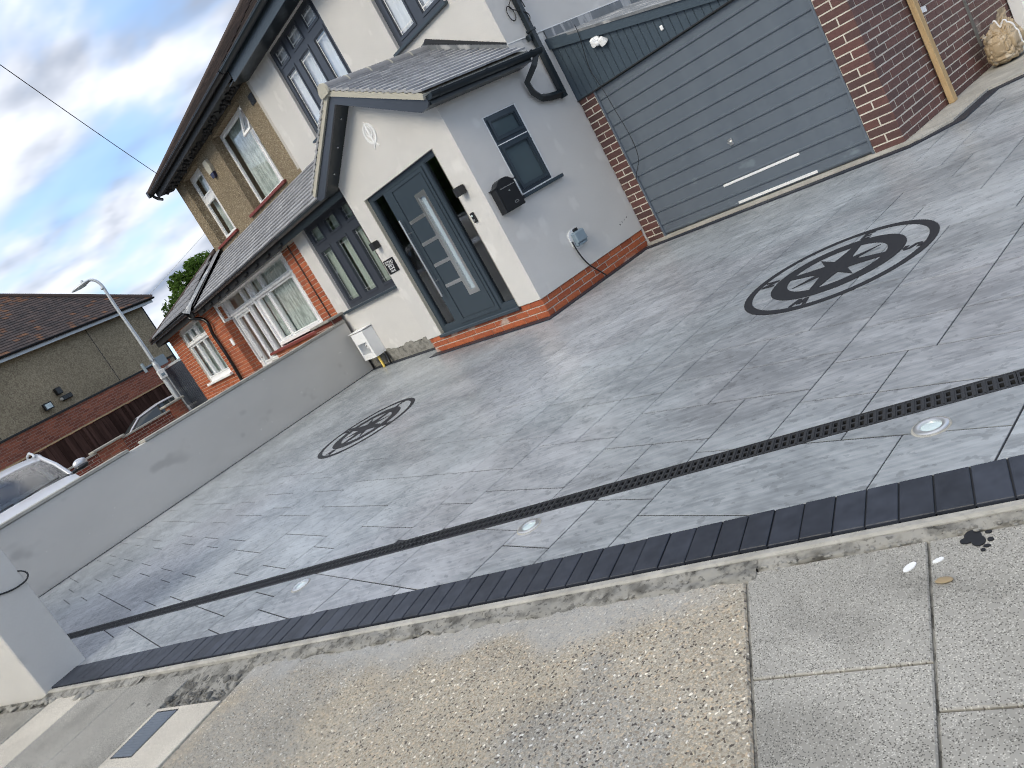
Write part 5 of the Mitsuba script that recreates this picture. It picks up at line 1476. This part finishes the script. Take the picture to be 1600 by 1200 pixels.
tiles(rk, RFF, 10.2, 26, 0.165, 0.19, joined=True, thick=0.016, lift=0.02, a0=6.3, clip=lambda a, b: a < 16.45 - b / sl * 1.0, tone=far_tone)
hip0 = RFF.pts(np.array([[16.42, 0.0, 0.03]]))[0]
hip1 = RFF.pts(np.array([[16.42 - 4.3 / sl, 4.3, 0.03]]))[0]
put('hip_tile', WORLD(tube([hip0, hip1], 0.09, 10)), 'm_tile', rk, smooth=40, uv=(0.6, 0.5))
e2 = FO + np.array([-0.861, -0.509, 0]) * 7.5 + dF * 0.4 + np.array([0, 0, 4.84])
put('end_slope', WORLD((np.array([hip0, hip1, e2]), np.array([[0, 2, 1]]))), 'm_black_matt', rk)
k = thing('security_light', 'pair of black security lights on the far pebbledash wall', 'light')
put('lamp', CH(cat(cbx(10.05, 10.36, 2.80, 3.04, 0.10, 0.20, 0.01), bx(10.15, 10.25, 2.86, 2.95, 0.03, 0.10))), 'm_black', k)
put('lens', CH(bx(10.09, 10.32, 2.84, 3.0, 0.2, 0.206)), 'm_lens', k)
put('sensor', CH(cat(cbx(10.75, 10.95, 3.10, 3.34, 0.04, 0.20, 0.02), cbx(10.82, 11.22, 2.86, 3.02, 0.03, 0.14, 0.02))), 'm_black', k)
m = blob(2, (0.055, 0.055, 0.055), 2, 0.03); m.apply_translation((10.76, 2.93, 0.15))
put('bulb', CH(m), 'm_cream', k, smooth=True)
# fence in front of it
fk = thing('timber_fence', 'dark brown close-boarded fence in front of the far house', 'fence')
FF = Fr(FO - dF * 16 + CH.en * 1.1, dF, (0, 0, 1))
a = 6.4
i = 0
while a < 15.2:
    put('board', FF(cbx(a + 0.004, a + 0.146, -0.1, 1.78 + RNG.normal(0, 0.01), 0.0, 0.02 + 0.008 * (i % 2), 0.003)), 'm_fence', fk, uv=(RNG.random(), 0))
    if i % 12 == 0:
        put('post', FF(cbx(a - 0.05, a + 0.05, -0.1, 1.80, 0.02, 0.09, 0.006)), 'm_fence', fk, uv=(0.9, 0))
    a += 0.15
    i += 1
put('capping', FF(cbx(6.3, 15.25, 1.79, 1.83, -0.03, 0.06, 0.004)), 'm_timber', fk)

# ------------------------------------------------------------------ street lamp
k = thing('street_lamp', 'tall pale grey street lamp behind the grey garden wall', 'street lamp')
LX, LY = -24.92, 5.72
put('base', WORLD(cat(tube([(LX, LY, -0.1), (LX, LY, 2.33)], 0.085, 14), tube([(LX, LY, 2.31), (LX, LY, 2.43)], [0.085, 0.062], 14))), 'm_galv', k, smooth=40)
arm = spline([(LX, LY, 2.41), (LX, LY, 3.7), (LX, LY, 4.88), (LX, LY - 0.01, 5.12), (LX - 0.04, LY - 0.10, 5.31), (LX - 0.12, LY - 0.24, 5.37)], 40)
put('column', WORLD(tube(arm, np.linspace(0.062, 0.042, 40), 12)), 'm_galv', k, smooth=40)
hd = blob(3, (0.33, 0.13, 0.062), 4, 0.02)
hd.vertices[:, 1] *= np.clip(1.0 - 0.35 * (hd.vertices[:, 0] / 0.33), 0.4, 1.3)
ang = math.atan2(-0.86, -0.5)
hd.apply_transform(trimesh.transformations.rotation_matrix(0.10, (0, 1, 0)))
hd.apply_transform(trimesh.transformations.rotation_matrix(ang, (0, 0, 1)))
hd.apply_translation((LX - 0.25, LY - 0.44, 5.34))
put('lantern', hd, 'm_galv', k, smooth=True)
le = blob(2, (0.20, 0.08, 0.02), 4, 0.0)
le.apply_transform(trimesh.transformations.rotation_matrix(ang, (0, 0, 1)))
le.apply_translation((LX - 0.27, LY - 0.48, 5.285))
put('lens', le, 'm_lens', k, smooth=True)
m = blob(1, (0.045, 0.045, 0.05), 6, 0.05); m.apply_translation((LX - 0.20, LY - 0.36, 5.43))
put('photocell', m, 'm_galv', k, smooth=True)
m = blob(1, (0.06, 0.06, 0.05), 7, 0.05); m.apply_translation((LX, LY - 0.03, 4.99))
put('clamp', m, 'm_galv', k, smooth=True)
put('sign_plate', WORLD(cat(cbx(LX - 0.34, LX - 0.04, LY - 0.30, LY - 0.27, 2.26, 2.56, 0.004), bx(LX - 0.16, LX - 0.08, LY - 0.27, LY, 2.38, 2.42))), 'm_socket', k)
put('sign_plate', WORLD(cat(cbx(LX + 0.02, LX + 0.05, LY + 0.06, LY + 0.36, 2.22, 2.52, 0.004))), 'm_socket', k)
put('control_box', WORLD(cbx(LX + 0.02, LX + 0.16, LY - 0.11, LY + 0.10, 1.86, 2.14, 0.01)), 'm_white_matt', k)
put('control_label', WORLD(bx(LX + 0.161, LX + 0.165, LY - 0.06, LY + 0.05, 1.93, 2.02)), 'm_socket', k)
put('band', WORLD(tube([(LX, LY, 2.47), (LX, LY, 2.53)], 0.075, 12)), 'm_steel', k)
put('band', WORLD(tube([(LX, LY, 1.90), (LX, LY, 1.94)], 0.098, 12)), 'm_steel', k)

# ------------------------------------------------------------------ cars


def make_car(name, label, loc, heading, H=1.66, Lc=4.5, W=1.84, rails=True, group='silver cars', sedan=False):
    k = thing(name, label, 'car', group)
    R = np.array([[math.cos(heading), -math.sin(heading), 0], [math.sin(heading), math.cos(heading), 0], [0, 0, 1]])
    loc = np.array(loc, float)

    def P(m):
        v, f = (m.vertices, m.faces) if hasattr(m, 'vertices') else m
        v = np.asarray(v, float) * np.array([Lc / 4.5, W / 1.84, H / 1.66])
        return trimesh.Trimesh(v @ R.T + loc, f, process=False)

    def grid(rows):
        rows = [np.asarray(r, float) for r in rows]
        n = len(rows[0]); v = np.vstack(rows); f = []
        for i in range(len(rows) - 1):
            for j in range(n - 1):
                a = i * n + j
                f += [[a, a + 1, a + n + 1], [a, a + n + 1, a + n]]
        return v, np.array(f)

    st = [(2.26, .62, .66, .36), (2.20, .80, .78, .26), (2.0, .87, .88, .24), (1.5, .91, .98, .24), (1.12, .915, 1.06, .24), (0.9, .92, 1.05, .24), (0.0, .92, 1.02, .24), (-1.2, .92, 1.04, .24), (-1.9, .90, 1.04, .26), (-2.15, .86, 1.0, .32), (-2.25, .80, .86, .42)]
    rows = []
    for x, w, zt, zb in st:
        half = [(x, 0, zb), (x, w * .9, zb), (x, w * .985, zb + .12), (x, w, .62 if zt > .7 else zt - .1), (x, w * .985, zt - .10), (x, w * .94, zt - .02), (x, w * .80, zt + .012), (x, w * .4, zt + .03), (x, 0, zt + .034)]
        rows.append(half[::-1] + [(a, -b, c) for a, b, c in half[1:]])
    body = grid(rows)
    v, f = body
    n = len(rows[0])
    caps = []
    for base in (0, (len(rows) - 1) * n):
        c = len(v); v = np.vstack([v, v[base:base + n].mean(0)])
        for j in range(n - 1):
            f = np.vstack([f, [[c, base + j, base + j + 1]]])
    put('body', P((v, f)), 'm_silver', k, smooth=35)
    put('trim', P(bx(-1.85, 0.98, -0.80, 0.80, 1.0, 1.072)), 'm_seat', k)
    # roof skin
    xs = [0.34, 0.10, -0.4, -0.9, -1.4, -1.75] if not sedan else [0.30, 0.0, -0.4, -0.8, -1.1, -1.35]
    zs = [1.545, 1.60, 1.645, 1.65, 1.62, 1.565] if not sedan else [1.53, 1.60, 1.65, 1.64, 1.60, 1.53]
    rr = []
    for x, z in zip(xs, zs):
        rr.append([(x - .05 * abs(y / .62) ** 2 * (1 if x > 0.2 else 0), y, z - .065 * abs(y / .66) ** 2.6) for y in np.linspace(-.66, .66, 13)])
    up = grid(rr)
    lo = grid([[(a, b * .985, c - .04) for a, b, c in r] for r in rr])
    put('roof', P(cat(up, lo)), 'm_silver', k, smooth=40)
    ws = [[(1.08 - .16 * abs(y / .80) ** 2, y, 1.075) for y in np.linspace(-.80, .80, 13)], [(0.70 - .13 * abs(y / .72) ** 2, y, 1.34) for y in np.linspace(-.73, .73, 13)], [(0.34 - .05 * abs(y / .62) ** 2, y, 1.545 - .055 * abs(y / .66) ** 2.6) for y in np.linspace(-.645, .645, 13)]]
    put('windscreen', P(grid(ws)), 'm_car_glass' if sedan else 'm_glass_dark', k, smooth=True)
    xr = -2.12 if not sedan else -2.0
    rw = [[(xr, y, 1.06) for y in np.linspace(-.76, .76, 9)], [(xs[-1] - .02, y, zs[-1] - .03 - .05 * abs(y / .66) ** 2.6) for y in np.linspace(-.63, .63, 9)]]
    put('rear_screen', P(grid(rw)), 'm_car_glass', k, smooth=True)
    for s in (1, -1):
        A0, A1 = (0.92, s * .825, 1.05), (0.30, s * .665, 1.50)
        C1, C0 = (xs[-1], s * .66, zs[-1] - .06), (xr + .02, s * .80, 1.05)
        B0, B1 = (-.32, s * .835, 1.04), (-.36, s * .675, 1.585)
        D0, D1 = (-1.35, s * .83, 1.05), (-1.30, s * .672, 1.56)
        put('pillar', P(tube([A0, (0.62, s * .76, 1.29), A1], 0.038, 8)), 'm_silver', k, smooth=True)
        put('pillar', P(tube([C0, C1], 0.055, 8)), 'm_silver', k, smooth=True)
        put('pillar', P(cat(tube([B0, B1], 0.035, 6), tube([D0, D1], 0.035, 6))), 'm_black_matt', k)
        rail = [A1] + [(x, s * .672, z - .055) for x, z in zip(xs[1:], zs[1:])]
        put('roof_frame', P(tube(rail, 0.034, 8)), 'm_silver', k, smooth=True)
        for q0, q1, r1, r0 in ((A0, A1, B1, B0), (B0, B1, D1, D0), (D0, D1, C1, C0)):
            put('side_window', P((np.array([q0, q1, r1, r0]) + np.array([0, s * -.004, 0]), np.array([[0, 1, 2], [0, 2, 3]]))), 'm_car_glass' if sedan else 'm_glass_dark', k)
        mm = blob(3, (.075, .115, .078), 3, 0.03); mm.apply_translation((0.80, s * 1.03, 1.14))
        mir = new_key('door_mirror', k)
        put('cap', P(mm), 'm_silver', mir, smooth=True)
        mb = blob(2, (.06, .105, .045), 3, 0.02); mb.apply_translation((0.83, s * 1.03, 1.08))
        put('housing', P(cat(mb, tube([(0.84, s * .84, 1.06), (0.82, s * .96, 1.08)], 0.028, 8))), 'm_black', mir, smooth=True)
        if rails:
            rl = [(0.10, s * .615, 1.575), (-.05, s * .615, 1.635), (-.5, s * .615, 1.685), (-1.3, s * .615, 1.665), (-1.58, s * .615, 1.63), (-1.70, s * .615, 1.56)]
            put('roof_rail', P(tube(rl, 0.020, 8)), 'm_galv', k, smooth=True)
        for xw in (1.42, -1.36):
            wh = new_key('wheel', k)
            t = revolve([(0.20, -.1), (0.31, -.1), (0.335, -.06), (0.335, .06), (0.31, .1), (0.20, .1)], 28)
            t.apply_transform(trimesh.transformations.rotation_matrix(math.pi / 2, (1, 0, 0))); t.apply_translation((xw, s * .83, .335))
            put('tyre', P(t), 'm_rubber', wh, smooth=40)
            t = revolve([(0.0, .08 * s), (0.06, .085 * s), (0.2, .07 * s), (0.21, .09 * s)], 20)
            t.apply_transform(trimesh.transformations.rotation_matrix(-math.pi / 2, (1, 0, 0))); t.apply_translation((xw, s * .84, .335))
            put('rim', P(t), 'm_steel', wh)
        se = blob(3, (.09, .24, .34), 5, 0.02); se.apply_translation((-.55, s * .38, 1.06))
        put('seat', P(se), 'm_seat', k, smooth=True)
        se = blob(2, (.05, .13, .09), 5, 0.02); se.apply_translation((-.60, s * .38, 1.40))
        put('head_rest', P(se), 'm_seat', k, smooth=True)
        hl = blob(2, (.10, .17, .085), 5, 0.02); hl.apply_translation((2.10, s * .68, .74))
        put('headlight', P(hl), 'm_lens', k, smooth=True)
    put('dashboard', P(cat(blob(3, (.22, .72, .09), 9, 0.03).apply_translation((0.62, 0, 1.08)))), 'm_seat', k, smooth=True)
    tor = trimesh.creation.torus(0.17, 0.016, 24, 8)
    tor.apply_transform(trimesh.transformations.rotation_matrix(math.radians(-65), (0, 1, 0))); tor.apply_translation((0.25, -.36, 1.12))
    put('steering_wheel', P(tor), 'm_seat', k, smooth=True)
    put('cowl', P(grid([[(1.13 - .16 * abs(y / .80) ** 2, y, 1.074) for y in np.linspace(-.80, .80, 11)], [(1.05 - .16 * abs(y / .80) ** 2, y, 1.092) for y in np.linspace(-.80, .80, 11)]])), 'm_black_matt', k)
    for y0, y1 in ((-.70, -.05), (.02, .66)):
        put('wiper', P(tube([(1.075 - .16 * abs(y0 / .8) ** 2, y0, 1.10), (1.03 - .16 * abs(y1 / .8) ** 2, y1, 1.115)], 0.011, 6)), 'm_black', k)
    put('rear_view_mirror', P(cbx(0.42, 0.46, -.11, .11, 1.40, 1.46, 0.01)), 'm_black', k)
    put('grille', P(bx(2.22, 2.268, -.45, .45, .45, .62)), 'm_black_matt', k)
    return k


make_car('parked_car', 'silver estate car with roof rails facing the grey garden wall', (-15.0, 0.40, -0.005), 0.0)
make_car('parked_car', 'silver saloon car parked beside the dark fence beyond the brick wall', (-26.25, 4.95, -0.10), math.radians(-90 - 5), H=1.44, Lc=4.5, W=1.80, rails=False, sedan=True)

# ------------------------------------------------------------------ trees and wires


def leaf_cloud(center, radii, n, size, seed, clumps=26):
    r = np.random.default_rng(seed)
    cc = r.normal(size=(clumps, 3)); cc /= np.linalg.norm(cc, axis=1, keepdims=True)
    cc = cc * (r.uniform(0.35, 1.0, (clumps, 1)) ** 0.6) * np.asarray(radii)
    cr = r.uniform(0.22, 0.42, clumps) * np.mean(radii)
    which = r.integers(clumps, size=n)
    d = r.normal(size=(n, 3)); d /= np.linalg.norm(d, axis=1, keepdims=True)
    p = cc[which] + d * (cr[which] * r.uniform(0.25, 1.0, n) ** 0.5)[:, None] + np.asarray(center)
    a = r.normal(size=(n, 3)); a /= np.linalg.norm(a, axis=1, keepdims=True)
    b = np.cross(a, r.normal(size=(n, 3))); b /= np.linalg.norm(b, axis=1, keepdims=True)
    s = (size * r.uniform(0.6, 1.3, n))[:, None]
    v = np.stack([p - a * s, p + b * s * 0.45, p + a * s, p - b * s * 0.45], 1).reshape(-1, 3)
    i = np.arange(n) * 4
    f = np.vstack([np.column_stack([i, i + 1, i + 2]), np.column_stack([i, i + 2, i + 3])])
    return v, f, cc + np.asarray(center)


def tree(name, label, base, center, radii, n, size, seed, mat, group=None):
    k = thing(name, label, 'tree', group)
    v, f, cc = leaf_cloud(center, radii, n, size, seed)
    put('crown', trimesh.Trimesh(v, f, process=False), mat, k)
    tr = [tube(spline([base, (base[0] + .1, base[1], (base[2] + center[2]) * .5), tuple(center)], 10), np.linspace(0.2, 0.06, 10), 8)]
    for c in cc[::3]:
        tr.append(tube([tuple(np.array(center) - [0, 0, radii[2] * .6]), tuple(c)], [0.05, 0.012], 5))
    put('trunk', cat(*tr), 'm_bark', k, smooth=40)


tree('leafy_tree', 'leafy green tree rising behind the brick wing roof', (-33.4, 10.9, -0.1), (-33.2, 10.9, 3.1), (1.9, 2.0, 2.55), 19000, 0.10, 11, 'm_leaf')
tree('garden_shrub', 'green shrub in the gap between the far house and the brick wing', (-32.7, 9.3, -0.1), (-32.6, 9.3, 1.75), (0.9, 1.05, 1.75), 7000, 0.09, 12, 'm_leaf')
for i, (x, y, h, r) in enumerate(((-34.5, -8.0, 6.5, 3.4), (-29.0, -10.5, 5.6, 3.0), (-22, -11.5, 7.2, 3.6), (-14.0, -11.0, 5.4, 3.0), (-41, -7.5, 6.6, 3.6))):
    tree('street_tree', ('tall dark leafy tree across the road, second from the far end', 'shorter dark leafy tree across the road, in the middle of the row', 'tallest dark leafy tree across the road', 'lowest dark leafy tree across the road, nearest the camera', 'dark leafy tree across the road at the far end of the row')[i], (x, y, -0.1), (x, y, h * .62), (r, r, h * .45), 7000, 0.34, 40 + i, 'm_leaf_dark', 'trees across the road')
k = thing('overhead_wire', 'long thin wire rising from the terrace eaves across the sky', 'wire')
pw = np.array([(-17.95, 6.47, 5.72), (-13.70, 3.74, 7.06), (-9.2, 0.9, 8.5), (-4.0, -2.4, 10.1)])
put('wire', WORLD(tube(spline(pw, 40), 0.008, 5)), 'm_black', k, smooth=True)
k = thing('overhead_wire', 'faint thin wire from the far house roof corner over the tree', 'wire')
put('wire', WORLD(tube(spline([(-31.9, 8.3, 4.93), (-29.5, 11.2, 6.0), (-26.0, 15.4, 7.6)], 30), 0.008, 5)), 'm_galv', k, smooth=True)
k = thing('utility_cover', 'dark grey metal utility cover set in the pale paving strip', 'cover')
UC = STREET.pts(np.array([[0, 0, 0]]))
put('plate', STREET(cbx(-4.275, -4.080, 1.500, 1.792, PV - 0.02, PV + 0.0065, 0.003)), 'm_cover', k)
put('rim', STREET(extr(sbox(-4.283, 1.492, -4.072, 1.800).difference(sbox(-4.2765, 1.4985, -4.0785, 1.7935)), PV - 0.02, PV + 0.005)), 'm_black_matt', k)
rib = [bx(-4.262, -4.092, 1.515 + 0.0185 * i, 1.522 + 0.0185 * i, PV + 0.006, PV + 0.0085) for i in range(15)]
put('ribs', STREET(cat(*rib)), 'm_cover', k)
flush_bricks()
